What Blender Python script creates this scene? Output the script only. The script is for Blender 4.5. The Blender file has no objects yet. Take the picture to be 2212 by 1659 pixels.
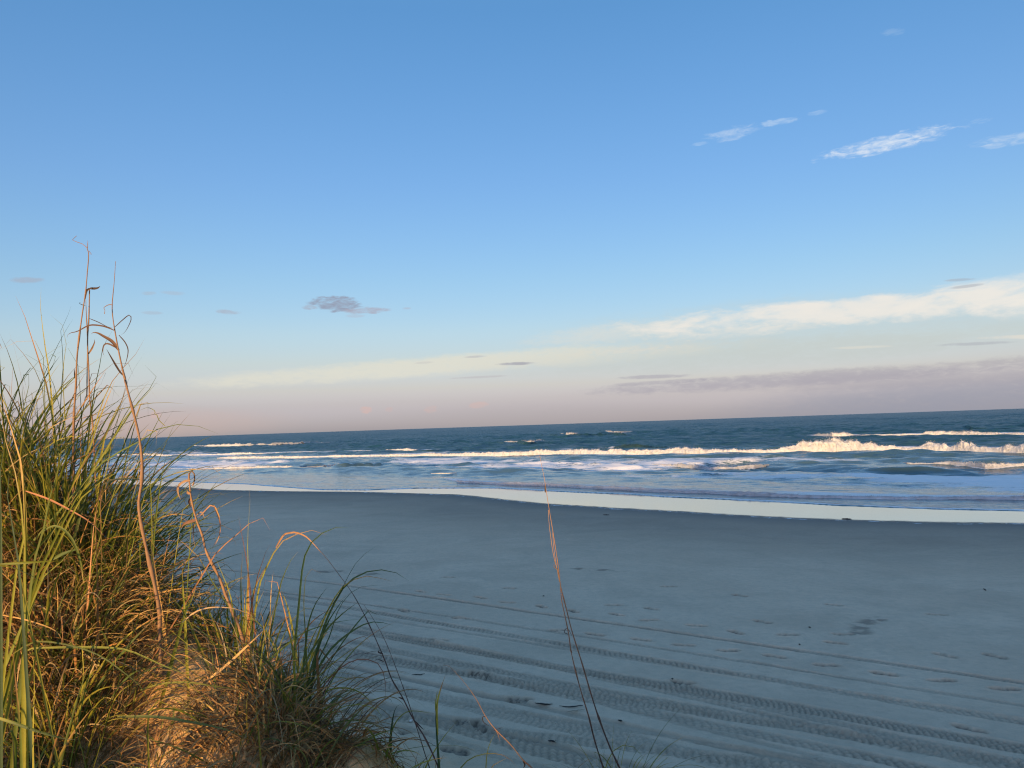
import bpy, bmesh, math, random
import numpy as np
from mathutils import Matrix, Vector

S = bpy.context.scene
C = S.collection
R = math.radians
random.seed(7)
rng = np.random.default_rng(11)

# ------------------------------------------------------------------ camera
CAM = np.array((0.0, 0.0, 3.5))
PITCH, ROLL = 3.09, -1.917
cam = bpy.data.cameras.new('camera')
cam.lens = 27; cam.sensor_width = 36; cam.clip_start = 0.05; cam.clip_end = 60000
cam_o = bpy.data.objects.new('camera', cam); C.objects.link(cam_o)
cam_m = Matrix.Translation(CAM) @ Matrix.Rotation(R(90 + PITCH), 4, 'X') @ Matrix.Rotation(R(ROLL), 4, 'Z')
cam_o.matrix_world = cam_m
S.camera = cam_o
RM = np.array(cam_m.to_3x3())

def ray(x, y):
    """direction (unnormalised, depth 1 along the view axis) through a point of the 1024 x 768 picture"""
    d = np.array(((x - 512) / 768.0, -(y - 384) / 768.0, -1.0))
    return RM @ d

# ------------------------------------------------------------------ world, sun, exposure
EXPOSURE = 1.0
SUN_EL, SUN_ROT = 3.2, 197.0
SKY_STRENGTH = 0.15
S.view_settings.view_transform = 'Standard'
S.view_settings.look = 'None'
S.view_settings.gamma = 1.0
S.view_settings.exposure = EXPOSURE
S.cycles.pixel_filter_type = 'BLACKMAN_HARRIS'; S.cycles.filter_width = 1.15
sun = bpy.data.lights.new('sun', 'SUN'); sun.energy = 4.1; sun.angle = R(0.5); sun.color = (1.0, 0.61, 0.25)
sun_o = bpy.data.objects.new('sun', sun); C.objects.link(sun_o)
to_sun = Vector((math.sin(R(SUN_ROT)) * math.cos(R(SUN_EL)), math.cos(R(SUN_ROT)) * math.cos(R(SUN_EL)), math.sin(R(SUN_EL))))
sun_o.rotation_euler = to_sun.to_track_quat('Z', 'Y').to_euler()
sun_o.location = (-8, -25, 12)


class G:
    """small node-graph writer"""
    def __init__(s, nt): s.nt = nt
    def new(s, t, **k):
        n = s.nt.nodes.new(t)
        for a, b in k.items(): setattr(n, a, b)
        return n
    def put(s, sock, v):
        if hasattr(v, 'is_output'): s.nt.links.new(v, sock)
        else: sock.default_value = v
    def m(s, op, a, b=0.0, c=0.0, clamp=False):
        n = s.new('ShaderNodeMath', operation=op, use_clamp=clamp)
        s.put(n.inputs[0], a); s.put(n.inputs[1], b); s.put(n.inputs[2], c)
        return n.outputs[0]
    def vm(s, op, a, b=(0, 0, 0)):
        n = s.new('ShaderNodeVectorMath', operation=op)
        s.put(n.inputs[0], a)
        if op == 'SCALE': s.put(n.inputs['Scale'], b)
        else: s.put(n.inputs[1], b)
        return n.outputs['Value'] if op in ('DOT_PRODUCT', 'LENGTH') else n.outputs[0]
    def smooth(s, x, lo, hi, a=0.0, b=1.0):
        n = s.new('ShaderNodeMapRange', interpolation_type='SMOOTHSTEP')
        s.put(n.inputs[0], x); s.put(n.inputs[1], lo); s.put(n.inputs[2], hi); s.put(n.inputs[3], a); s.put(n.inputs[4], b)
        return n.outputs[0]
    def mix(s, f, a, b):
        n = s.new('ShaderNodeMix', data_type='RGBA')
        s.put(n.inputs[0], f)
        for i, v in ((6, a), (7, b)):
            s.put(n.inputs[i], v if hasattr(v, 'is_output') or len(v) == 4 else (*v, 1))
        return n.outputs[2]
    def noise(s, vec, scale, detail=3.0, rough=0.5, dist=0.0, out=0):
        n = s.new('ShaderNodeTexNoise')
        s.put(n.inputs['Vector'], vec); n.inputs['Scale'].default_value = scale
        n.inputs['Detail'].default_value = detail; n.inputs['Roughness'].default_value = rough
        n.inputs['Distortion'].default_value = dist
        return n.outputs[out]
    def attr(s, name, out='Fac'):
        n = s.new('ShaderNodeAttribute', attribute_name=name)
        return n.outputs[out]


def lin(c):
    return tuple(((v / 255) / 12.92 if v / 255 <= 0.04045 else ((v / 255 + 0.055) / 1.055) ** 2.4) for v in c)

def azel(x, y):
    d = ray(x, y); d = d / np.linalg.norm(d)
    return math.degrees(math.atan2(d[0], d[1])), math.degrees(math.asin(d[2]))

world = bpy.data.worlds.new('World'); S.world = world; world.use_nodes = True
wg = G(world.node_tree)
bg = world.node_tree.nodes['Background']; bg.inputs[1].default_value = SKY_STRENGTH
sky = wg.new('ShaderNodeTexSky', sky_type='NISHITA', sun_disc=False)
sky.sun_elevation = R(SUN_EL); sky.sun_rotation = R(SUN_ROT)
sky.air_density = 1.0; sky.dust_density = 0.3; sky.ozone_density = 4.0
dirv = wg.new('ShaderNodeTexCoord').outputs['Generated']
sep = wg.new('ShaderNodeSeparateXYZ'); wg.put(sep.inputs[0], dirv)
el = wg.m('MULTIPLY', wg.m('ARCSINE', sep.outputs[2]), 57.29578)
az = wg.m('MULTIPLY', wg.m('ARCTAN2', sep.outputs[0], sep.outputs[1]), 57.29578)
ramp = wg.new('ShaderNodeValToRGB')
RS = 4.0
stops = [(-2.0, (1.0, 1.3, 3.2)), (0.0, (1.12, 1.42, 3.9)), (0.8, (1.24, 1.34, 3.2)), (1.9, (1.50, 1.22, 2.1)), (3.0, (1.95, 1.29, 1.57)),
         (4.9, (2.45, 1.38, 1.24)), (7.1, (2.68, 1.47, 1.2)), (10.8, (2.60, 1.50, 1.2)), (17.6, (2.42, 1.51, 1.29)), (29.0, (2.1, 1.6, 1.37)), (42.0, (2.9, 2.1, 1.65)), (60.0, (3.6, 2.45, 1.85))]  # highest stops raised above the view to brighten the sand
er = ramp.color_ramp
while len(er.elements) < len(stops): er.elements.new(0.5)
for e, (d, c) in zip(er.elements, stops):
    e.position = (d + 4) / 64.0
for e, (d, c) in zip(er.elements, stops):
    e.color = (c[0] / RS, c[1] / RS, c[2] / RS, 1)
wg.put(ramp.inputs[0], wg.m('DIVIDE', wg.m('ADD', el, 4.0), 64.0))
skyc = wg.vm('MULTIPLY', sky.outputs[0], wg.vm('SCALE', ramp.outputs[0], RS))
# the half of the sky round the setting sun is boosted to throw more warm light on the sand
glow = wg.smooth(wg.vm('DOT_PRODUCT', dirv, tuple(to_sun)), -0.35, 0.75)
skyc = wg.vm('MULTIPLY', skyc, wg.mix(glow, (1, 1, 1), (1.5, 1.42, 1.4)))
skyc = wg.vm('SCALE', skyc, wg.smooth(az, -48.0, 12.0, 1.24, 1.0))     # the clearer, brighter northern half
# clouds: far banks in the directions they stand in, ragged by noise stretched along their length
cmb = wg.new('ShaderNodeCombineXYZ'); wg.put(cmb.inputs[0], az); wg.put(cmb.inputs[1], el)
rot = wg.new('ShaderNodeMapping'); rot.inputs['Rotation'].default_value = (0, 0, R(-6)); rot.inputs['Scale'].default_value = (0.32, 1.0, 1)
wg.put(rot.inputs[0], cmb.outputs[0])
n_big = wg.m('SUBTRACT', wg.noise(rot.outputs[0], 0.75, 4, 0.55, 0.3), 0.5)
n_fine = wg.m('SUBTRACT', wg.noise(rot.outputs[0], 3.4, 5, 0.62, 0.5), 0.5)
n_all = wg.m('ADD', wg.m('MULTIPLY', n_big, 1.1), n_fine)
n_soft = wg.m('ADD', wg.m('MULTIPLY', n_big, 1.5), wg.m('MULTIPLY', n_fine, .45))
D = 2212 / 1024.0
CL = [
    (1450, 905, 2900, 815, 60, (152, 155, 170), .85, .25, 1.3),
    (700, 905, 1700, 895, 40, (178, 170, 172), .45, .25, 1.3),
    (-300, 935, 700, 905, 42, (206, 178, 166), .55, .25, 1.3),
    # axis ends and half thickness in the photograph, colour, opacity, raggedness, edge softness
    (1040, 755, 2600, 640, 85, (198, 206, 204), .45, 0.7, 1.1),
    (250, 838, 1500, 735, 26, (228, 224, 207), .70, 0.8, 1.0),
    (900, 800, 2400, 700, 40, (196, 200, 194), .35, 0.8, 1.1),
    (1090, 742, 1560, 690, 26, (218, 221, 216), .60, 1.2, 1.2),
    (700, 800, 1700, 735, 24, (222, 220, 208), .50, 1.0, 1.2),
    (1310, 704, 2700, 567, 28, (240, 234, 225), .92, 1.7, .95),
    (1880, 650, 2800, 556, 36, (238, 234, 226), .62, 1.6, 1.1),
    (1370, 732, 1900, 690, 14, (226, 225, 218), .45, 1.5, 1.0),
    (1230, 765, 1500, 748, 12, (222, 218, 208), .45, 1.5, 1.0),
    (1190, 852, 2500, 760, 19, (164, 160, 172), .58, 1.1, 1.0),
    (1500, 838, 2500, 795, 22, (166, 162, 172), .35, 0.9, 1.0),
    (1320, 817, 1500, 811, 5, (168, 164, 176), .55, 1.2, .9),
    (1300, 834, 1560, 817, 6, (166, 162, 174), .5, 1.2, .9),
    (2060, 731, 2500, 719, 5, (232, 224, 210), .6, 1.2, .9),
    (2020, 746, 2200, 738, 4, (168, 170, 180), .45, 1.2, .9),
    (1780, 753, 1935, 747, 3.5, (224, 220, 208), .5, 1.2, .9),
    (1070, 787, 1165, 784, 4.5, (164, 164, 176), .8, 1.2, .9),
    (1000, 772, 1055, 769, 3, (178, 178, 186), .5, 1.2, .9),
    (960, 818, 1110, 811, 3, (186, 180, 184), .45, 1.2, .9),
    (890, 785, 940, 782, 3, (196, 194, 194), .4, 1.2, .9),
    (2035, 607, 2115, 602, 3.2, (168, 180, 194), .6, 1.2, .9),
    (2045, 624, 2130, 613, 3.5, (172, 180, 190), .6, 1.2, .9),
    (668, 654, 790, 658, 17, (150, 158, 178), .98, 2.4, .7),
    (650, 664, 690, 664, 6, (168, 174, 190), .8, 1.6, .8),
    (738, 673, 855, 667, 8, (172, 172, 188), .85, 1.9, .7),
    (865, 666, 892, 666, 3.5, (180, 180, 194), .5, 1.2, .9),
    (745, 682, 790, 682, 5, (178, 182, 198), .4, 1.6, .9),
    (15, 605, 100, 605, 7, (166, 178, 196), .7, 1.3, .9),
    (298, 633, 340, 634, 5, (172, 186, 202), .55, 1.3, .9),
    (342, 631, 405, 635, 5, (174, 186, 202), .45, 1.3, .9),
    (300, 675, 355, 677, 4, (172, 186, 202), .5, 1.3, .9),
    (462, 672, 525, 676, 5.5, (172, 180, 196), .7, 1.5, .9),
    (1525, 298, 1655, 272, 14, (206, 222, 242), .50, 2.8, 1.6),
    (1630, 272, 1735, 254, 7, (200, 220, 242), .5, 2.2, .9),
    (1740, 248, 1790, 239, 5, (188, 212, 240), .35, 2.0, .9),
    (1490, 313, 1535, 307, 4, (188, 212, 240), .35, 2.0, .9),
    (1780, 340, 2120, 262, 17, (222, 232, 244), .85, 2.8, 1.6),
    (1785, 338, 1890, 330, 8, (216, 228, 244), .55, 3.0, 1.2),
    (2090, 266, 2150, 255, 6, (196, 216, 240), .35, 2.2, .9),
    (2105, 309, 2320, 286, 11, (206, 222, 240), .5, 2.6, 1.5),
    (2120, 318, 2180, 312, 5, (200, 218, 240), .4, 2.0, .9),
    (1900, 71, 1960, 68, 8, (150, 185, 225), .45, 2.0, .9),
    (774, 888, 806, 886, 9, (220, 182, 172), .6, 1.8, .7),
    (830, 886, 850, 884, 6, (212, 178, 172), .35, 1.6, .8),
    (912, 884, 948, 882, 9, (214, 180, 172), .4, 1.6, .8),
    (1010, 877, 1058, 873, 9, (216, 182, 174), .5, 1.8, .8),
    (322, 899, 352, 893, 9, (216, 180, 172), .5, 1.6, .8),
]
col = skyc
for x0, y0, x1, y1, ht, c, op, rag, soft in CL:
    a0, e0 = azel(x0 / D, y0 / D); a1, e1 = azel(x1 / D, y1 / D)
    ca, ce = (a0 + a1) / 2, (e0 + e1) / 2
    L = math.hypot(a1 - a0, e1 - e0) / 2
    ux, uy = (a1 - a0) / (2 * L), (e1 - e0) / (2 * L)
    h = math.degrees(ht / D / 768)
    da = wg.m('SUBTRACT', az, ca); de = wg.m('SUBTRACT', el, ce)
    p = wg.m('MULTIPLY_ADD', da, ux / L, wg.m('MULTIPLY', de, uy / L))
    q = wg.m('MULTIPLY_ADD', da, -uy / h, wg.m('MULTIPLY', de, ux / h))
    bank = ht > 25 and rag > 1.3
    if bank: q = wg.m('MULTIPLY', q, wg.smooth(q, -.15, .15, .66, 1.2))      # crisp top, frayed hanging underside
    r2 = wg.m('MULTIPLY_ADD', p, p, wg.m('MULTIPLY', q, q))
    f = wg.m('ADD', wg.m('SUBTRACT', 1.0, r2), wg.m('MULTIPLY', n_soft if bank else n_all, rag))
    k = wg.m('MULTIPLY', wg.smooth(f, 0.0, soft, 0.0, op), wg.smooth(n_big if bank else n_fine, -.30, .22 if rag > 1.3 else .0, (.7 if bank else .3) if rag > 1.3 else .8, 1.0))
    cl = tuple(v / SKY_STRENGTH / 2 ** EXPOSURE for v in lin(c))
    col = wg.mix(k, col, cl)
wg.put(bg.inputs[0], col)

# ------------------------------------------------------------------ helpers
def h2(ix, iy, seed):
    n = (ix.astype(np.int64) * 374761393 + iy.astype(np.int64) * 668265263 + seed * 1442695041) & 0xFFFFFFFF
    n = ((n ^ (n >> 13)) * 1274126177) & 0xFFFFFFFF
    n = (n ^ (n >> 16)) & 0xFFFFFFFF
    return n / 4294967295.0

def vn(x, y, seed=0):
    """value noise 0..1"""
    x = np.asarray(x, float); y = np.asarray(y, float)
    ix = np.floor(x); iy = np.floor(y); fx = x - ix; fy = y - iy
    fx = fx * fx * fx * (fx * (fx * 6 - 15) + 10); fy = fy * fy * fy * (fy * (fy * 6 - 15) + 10)
    a = h2(ix, iy, seed); b = h2(ix + 1, iy, seed); c = h2(ix, iy + 1, seed); d = h2(ix + 1, iy + 1, seed)
    return (a + (b - a) * fx) * (1 - fy) + (c + (d - c) * fx) * fy

def fbm(x, y, o=4, seed=0, g=0.5):
    s = 0; a = 1; t = 0
    for i in range(o):
        s = s + a * vn(x, y, seed + i * 17); t += a
        x = x * 2.03 + 7.1; y = y * 2.03 - 3.7; a *= g
    return s / t

def sst(a, b, x):
    t = np.clip((np.asarray(x, float) - a) / (b - a), 0, 1)
    return t * t * (3 - 2 * t)

def tag(o, label=None, cat=None, group=None, kind=None):
    if label: o['label'] = label
    if cat: o['category'] = cat
    if group: o['group'] = group
    if kind: o['kind'] = kind
    return o

def mesh_np(name, V, F, mat, parent=None, smooth=True, attrs=None, loc=None):
    """one mesh object from arrays (F: n x 4 or n x 3); attrs: name -> per-vertex float or RGB"""
    V = np.asarray(V, np.float32)
    if loc is not None: V = V - np.asarray(loc, np.float32)
    F = np.asarray(F, np.int32); k = F.shape[1]
    me = bpy.data.meshes.new(name)
    me.vertices.add(len(V)); me.vertices.foreach_set('co', V.ravel())
    me.loops.add(F.size); me.loops.foreach_set('vertex_index', F.ravel())
    me.polygons.add(len(F)); me.polygons.foreach_set('loop_start', np.arange(0, F.size, k, dtype=np.int32))
    me.update(calc_edges=True)
    if smooth: me.polygons.foreach_set('use_smooth', np.ones(len(F), bool))
    for n, a in (attrs or {}).items():
        a = np.asarray(a, np.float32)
        if a.ndim == 1:
            me.attributes.new(n, 'FLOAT', 'POINT').data.foreach_set('value', a)
        else:
            me.attributes.new(n, 'FLOAT_COLOR', 'POINT').data.foreach_set('color', np.c_[a, np.ones(len(a))].astype(np.float32).ravel())
    if mat: me.materials.append(mat)
    o = bpy.data.objects.new(name, me); C.objects.link(o)
    if parent: o.parent = parent
    if loc is not None and parent is None: o.location = loc
    return o

def grid_faces(nr, nc):
    i = np.arange(nr * nc).reshape(nr, nc)
    return np.stack([i[:-1, :-1], i[:-1, 1:], i[1:, 1:], i[1:, :-1]], -1).reshape(-1, 4)

def material(name):
    m = bpy.data.materials.new(name); m.use_nodes = True
    g = G(m.node_tree); b = m.node_tree.nodes['Principled BSDF']
    return m, g, b

# shore frame: U runs along the shore, V out to sea
TH = R(37.0); CT, ST = math.cos(TH), math.sin(TH)
def uv(x, y): return x * CT - y * ST, x * ST + y * CT
def xy(u, v): return u * CT + v * ST, -u * ST + v * CT
SEA = -0.67
def beach_z(v):
    sp = lambda a, k: np.logaddexp(0, (np.asarray(v, float) - a) / k) * k
    return -0.030 * sp(9, 1.2) + 0.018 * sp(28, 2.0) - 0.05 * sp(48, 3.0)

def on_plane(x, y, z):
    d = ray(x, y); t = (z - CAM[2]) / d[2]
    return CAM + t * d
def on_beach(x, y):
    z = 0.0
    for i in range(12):
        p = on_plane(x, y, z); z = float(beach_z(uv(p[0], p[1])[1]))
    return p
def at(x, y, depth):
    return CAM + depth * ray(x, y)

# crops of the photograph -> 1024 px coordinates
def crop(x0, y0, k):
    return lambda pts: [((x0 + p[0] * k) / 3.9375, (y0 + p[1] * k) / 3.9375) for p in pts]
c1 = crop(0, 900, .40687); c2 = crop(0, 1500, .40687); c3 = crop(0, 2175, .51175); c4 = crop(900, 2000, .6173)
c5 = crop(1900, 1700, .7984); cL = crop(0, 1700, .3618); cM = crop(700, 1800, .48232)
R6 = crop(2700, 1500, .6022); R7 = crop(500, 1600, .6329); R8 = crop(1800, 1550, .5425)
S1 = crop(2600, 2100, .6474); S2 = crop(1300, 2200, .5877)
dsp = lambda pts: [(p[0] / D, p[1] / D) for p in pts]

# ------------------------------------------------------------------ materials
def sand_material():
    m, g, b = material('sand')
    pos = g.new('ShaderNodeNewGeometry').outputs['Position']
    n1 = g.noise(pos, 0.35, 4, 0.55); n2 = g.noise(pos, 7, 4, 0.6); n3 = g.noise(pos, 160, 2, 0.6)
    base = g.mix(g.smooth(n1, .3, .7), (.645, .49, .345), (.75, .58, .415))
    base = g.mix(g.m('MULTIPLY', g.smooth(n2, .35, .75), .35), base, (.45, .375, .28))
    base = g.mix(g.smooth(n3, .54, .72, 0, .5), base, (.22, .18, .135))
    base = g.mix(g.smooth(g.noise(pos, 45, 2, .7), .66, .74, 0, .6), base, (.16, .13, .10))
    stk = g.noise(g.vm('MULTIPLY', pos, (.35, .35, 1)), 1.0, 6, .62, .8)
    base = g.mix(g.smooth(stk, .42, .68, 0, .34), base, (.40, .32, .23))
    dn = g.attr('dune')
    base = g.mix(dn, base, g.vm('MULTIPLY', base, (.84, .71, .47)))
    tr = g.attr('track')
    base = g.mix(g.m('MULTIPLY', tr, .74, clamp=True), base, (.255, .195, .14))  # churned damp sand, darkened further to stand in for tread shade
    base = g.mix(g.smooth(tr, .98, 1.7, 0, .85), base, (.085, .07, .055))  # footprint hollows painted darkest, for shade their shallow relief lacks
    wet = g.attr('wet')
    wetn = g.m('ADD', wet, g.m('MULTIPLY', g.m('SUBTRACT', n1, .5), .22), clamp=True)
    base = g.mix(g.m('MULTIPLY', wetn, .92), base, (.115, .10, .085))
    g.put(b.inputs['Base Color'], base)
    g.put(b.inputs['Roughness'], g.smooth(wetn, .3, 1.0, .95, .62))
    b.inputs['Specular IOR Level'].default_value = .35
    bp = g.new('ShaderNodeBump'); bp.inputs['Strength'].default_value = .55; bp.inputs['Distance'].default_value = .011
    g.put(bp.inputs['Height'], g.m('ADD', g.m('ADD', g.m('MULTIPLY', n3, .5), g.noise(pos, 38, 4, .65)), g.m('MULTIPLY', g.noise(pos, 5, 5, .62), 5.0)))
    g.put(b.inputs['Normal'], bp.outputs[0])
    # film of water left by the last wave
    f = g.new('ShaderNodeBsdfPrincipled')
    f.inputs['Base Color'].default_value = (.10, .095, .085, 1); f.inputs['Roughness'].default_value = .06
    f.inputs['IOR'].default_value = 1.5
    f.inputs['Coat Weight'].default_value = .8; f.inputs['Coat IOR'].default_value = 1.5; f.inputs['Coat Roughness'].default_value = .04
    b2 = g.new('ShaderNodeBump'); b2.inputs['Strength'].default_value = .22; b2.inputs['Distance'].default_value = .02
    g.put(b2.inputs['Height'], g.noise(pos, 1.6, 3, .5)); g.put(f.inputs['Normal'], b2.outputs[0])
    mx = g.new('ShaderNodeMixShader')
    fa = g.attr('film')
    eg = g.attr('edge')
    fl = g.smooth(g.m('MULTIPLY', eg, g.noise(g.vm('MULTIPLY', pos, (1, 1, 1)), 2.4, 6, .75, .6)), .50, .56)
    g.put(b.inputs['Base Color'], g.mix(fl, base, (.8, .8, .8)))
    g.put(mx.inputs[0], g.smooth(g.m('ADD', fa, g.m('MULTIPLY', g.m('SUBTRACT', g.noise(pos, 2.2, 4, .6), .5), .5)), .28, .72))
    g.put(mx.inputs[1], b.outputs[0]); g.put(mx.inputs[2], f.outputs[0])
    g.put(m.node_tree.nodes['Material Output'].inputs[0], mx.outputs[0])
    return m

def water_material():
    m, g, b = material('water')
    pos = g.new('ShaderNodeNewGeometry').outputs['Position']
    mp = g.new('ShaderNodeMapping'); mp.inputs['Rotation'].default_value = (0, 0, TH); g.put(mp.inputs[0], pos)
    st = g.vm('MULTIPLY', mp.outputs[0], (.28, 1.0, 1.0))
    deep = g.attr('deep')
    wc = g.mix(deep, (.075, .135, .155), (.020, .074, .100))
    wc = g.mix(g.attr('face'), wc, (.045, .075, .045))
    g.put(b.inputs['Base Color'], wc)
    b.inputs['IOR'].default_value = 1.33
    g.put(b.inputs['Roughness'], g.smooth(deep, 0, 1, .10, .34)); g.put(b.inputs['Specular IOR Level'], g.smooth(deep, 0, 1, .45, .12))
    bp = g.new('ShaderNodeBump'); bp.inputs['Distance'].default_value = .35
    g.put(bp.inputs['Strength'], g.smooth(deep, 0, 1, .22, .85))
    hh = g.m('ADD', g.noise(st, 1.1, 4, .6, .4), g.m('MULTIPLY', g.noise(g.vm('MULTIPLY', mp.outputs[0], (.45, 1, 1)), 3.6, 3, .55, .3), .35))
    hh = g.m('ADD', hh, g.m('MULTIPLY', g.noise(st, .22, 3, .5), 1.6))
    g.put(bp.inputs['Height'], hh)
    # wind ripples too fine for the mesh tilt the facets; their tilt does not fade with distance
    rip = g.vm('SUBTRACT', g.noise(g.vm('MULTIPLY', mp.outputs[0], (.5, 1, 1)), 1.3, 5, .7, .3, out=1), (.5, .5, .5))
    tilt = g.vm('SCALE', g.vm('MULTIPLY', rip, (1, 1, 0)), g.smooth(deep, 0, 1, .45, 2.6))
    g.put(b.inputs['Normal'], g.vm('NORMALIZE', g.vm('ADD', bp.outputs[0], tilt)))
    fo = g.new('ShaderNodeBsdfPrincipled')
    fo.inputs['Base Color'].default_value = (.80, .82, .83, 1); fo.inputs['Roughness'].default_value = .75
    fb = g.new('ShaderNodeBump'); fb.inputs['Distance'].default_value = .08; fb.inputs['Strength'].default_value = .6
    g.put(fb.inputs['Height'], g.noise(pos, 5, 4, .65)); g.put(fo.inputs['Normal'], fb.outputs[0])
    # lace of foam: ragged threads stretched along the shore, thinning where the attribute falls
    s2 = g.vm('MULTIPLY', mp.outputs[0], (.16, .75, 1.0))
    n = g.m('ADD', g.m('MULTIPLY', g.noise(s2, .9, 6, .70, 1.2), .62), g.m('MULTIPLY', g.noise(g.vm('MULTIPLY', mp.outputs[0], (.5, 1.4, 1)), 3.2, 5, .72, .8), .38))
    d = g.attr('foam')
    fac = g.smooth(g.m('SUBTRACT', n, g.m('SUBTRACT', .78, g.m('MULTIPLY', d, .56))), -.04, .06)
    fac = g.m('MULTIPLY', fac, g.smooth(d, .0, .75, 0, .96))
    mx = g.new('ShaderNodeMixShader'); g.put(mx.inputs[0], fac)
    g.put(mx.inputs[1], b.outputs[0]); g.put(mx.inputs[2], fo.outputs[0])
    g.put(m.node_tree.nodes['Material Output'].inputs[0], mx.outputs[0])
    return m

def foam_material():
    m, g, b = material('sky_tinted_foam')
    pos = g.new('ShaderNodeNewGeometry').outputs['Position']
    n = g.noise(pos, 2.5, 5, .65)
    g.put(b.inputs['Base Color'], g.mix(g.smooth(n, .25, .6), (.33, .35, .38), (.47, .50, .54)))  # bluish cast puts reflected sky light into the foam colour
    b.inputs['Roughness'].default_value = .9; b.inputs['Specular IOR Level'].default_value = .15
    bp = g.new('ShaderNodeBump'); bp.inputs['Distance'].default_value = .12; bp.inputs['Strength'].default_value = .8
    g.put(bp.inputs['Height'], g.noise(pos, 6, 5, .7)); g.put(b.inputs['Normal'], bp.outputs[0])
    return m

def leaf_material(name, trans, rough=.55):
    m, g, b = material(name)
    c = g.attr('Col', 'Color')
    pos = g.new('ShaderNodeNewGeometry').outputs['Position']
    n = g.noise(pos, 26, 3, .6)
    c2 = g.mix(g.smooth(n, .3, .7, 0, .45), c, g.vm('MULTIPLY', c, (.62, .60, .58)))
    g.put(b.inputs['Base Color'], c2); b.inputs['Roughness'].default_value = rough
    b.inputs['Specular IOR Level'].default_value = .35
    t = g.new('ShaderNodeBsdfTranslucent'); g.put(t.inputs[0], g.vm('MULTIPLY', c2, (1.0, 1.05, .6)))
    mx = g.new('ShaderNodeMixShader'); mx.inputs[0].default_value = trans
    g.put(mx.inputs[1], b.outputs[0]); g.put(mx.inputs[2], t.outputs[0])
    g.put(m.node_tree.nodes['Material Output'].inputs[0], mx.outputs[0])
    return m

def plain(name, c, rough=.8):
    m, g, b = material(name)
    pos = g.new('ShaderNodeNewGeometry').outputs['Position']
    n = g.noise(pos, 30, 3, .6)
    g.put(b.inputs['Base Color'], g.mix(g.smooth(n, .3, .7), c, tuple(v * .7 for v in c)))
    b.inputs['Roughness'].default_value = rough
    return m

M_sand = sand_material(); M_water = water_material(); M_foam = foam_material()
M_leaf = leaf_material('green_blade', .36); M_dry = leaf_material('dry_blade', .18, .8); M_stalk = leaf_material('dry_stalk', .05, .75)

# ------------------------------------------------------------------ the sand: beach, dune and an unseen shade ridge in one sheet
def graded(a, b, step0, grow):
    """positions from a towards b with growing steps"""
    out = [a]; s = step0; sg = 1 if b > a else -1
    while (b - out[-1]) * sg > 0:
        out.append(out[-1] + sg * s); s *= grow
    return out
def span(a, b, st): return list(np.arange(a, b, st))

us = sorted(set([-x for x in graded(24, 6000, .04, 1.075)] + span(-23.97, 9, .022) + graded(9, 3000, .03, 1.04)))
vs = sorted(set([-x for x in graded(26, 4000, .5, 1.12)] + span(-25.6, -3, .3) + span(-3, 5.4, .045) + span(5.4, 13, .016) + span(13, 20, .04) + span(20, 48, .15) + graded(48, 90, .3, 1.1)))
us = np.array(us); vs = np.array(vs)

# edges traced in the photograph, as v over u
def shore_curve(groups):
    P = []
    for f, pts in groups:
        for x, y in f(pts):
            p = on_beach(x, y); P.append(uv(p[0], p[1]))
    P = np.array(sorted(P))
    return P[:, 0], P[:, 1]
DRY = shore_curve([(R7, [(150, 490), (600, 520), (1000, 528), (1500, 532), (2000, 545)]), (R8, [(0, 730), (200, 750), (640, 795), (1100, 825)]), (R6, [(0, 853), (500, 882), (1000, 905), (1700, 922), (2212, 930)])])
SWASH = shore_curve([(R7, [(100, 462), (500, 475), (750, 485), (1000, 505), (1200, 520), (1500, 522), (1800, 510)]), (R8, [(300, 685), (640, 705), (950, 720), (1250, 730), (1500, 750)]), (R6, [(0, 765), (500, 785), (1000, 815), (1700, 840), (2212, 852)])])
def curve_at(cv, u):
    return np.interp(u, cv[0], cv[1]) + .12 * (fbm(u * .9, u * 0 + 3, 3, 5) - .5) + .25 * (fbm(u * .17, u * 0 + 9, 2, 8) - .5)

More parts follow.
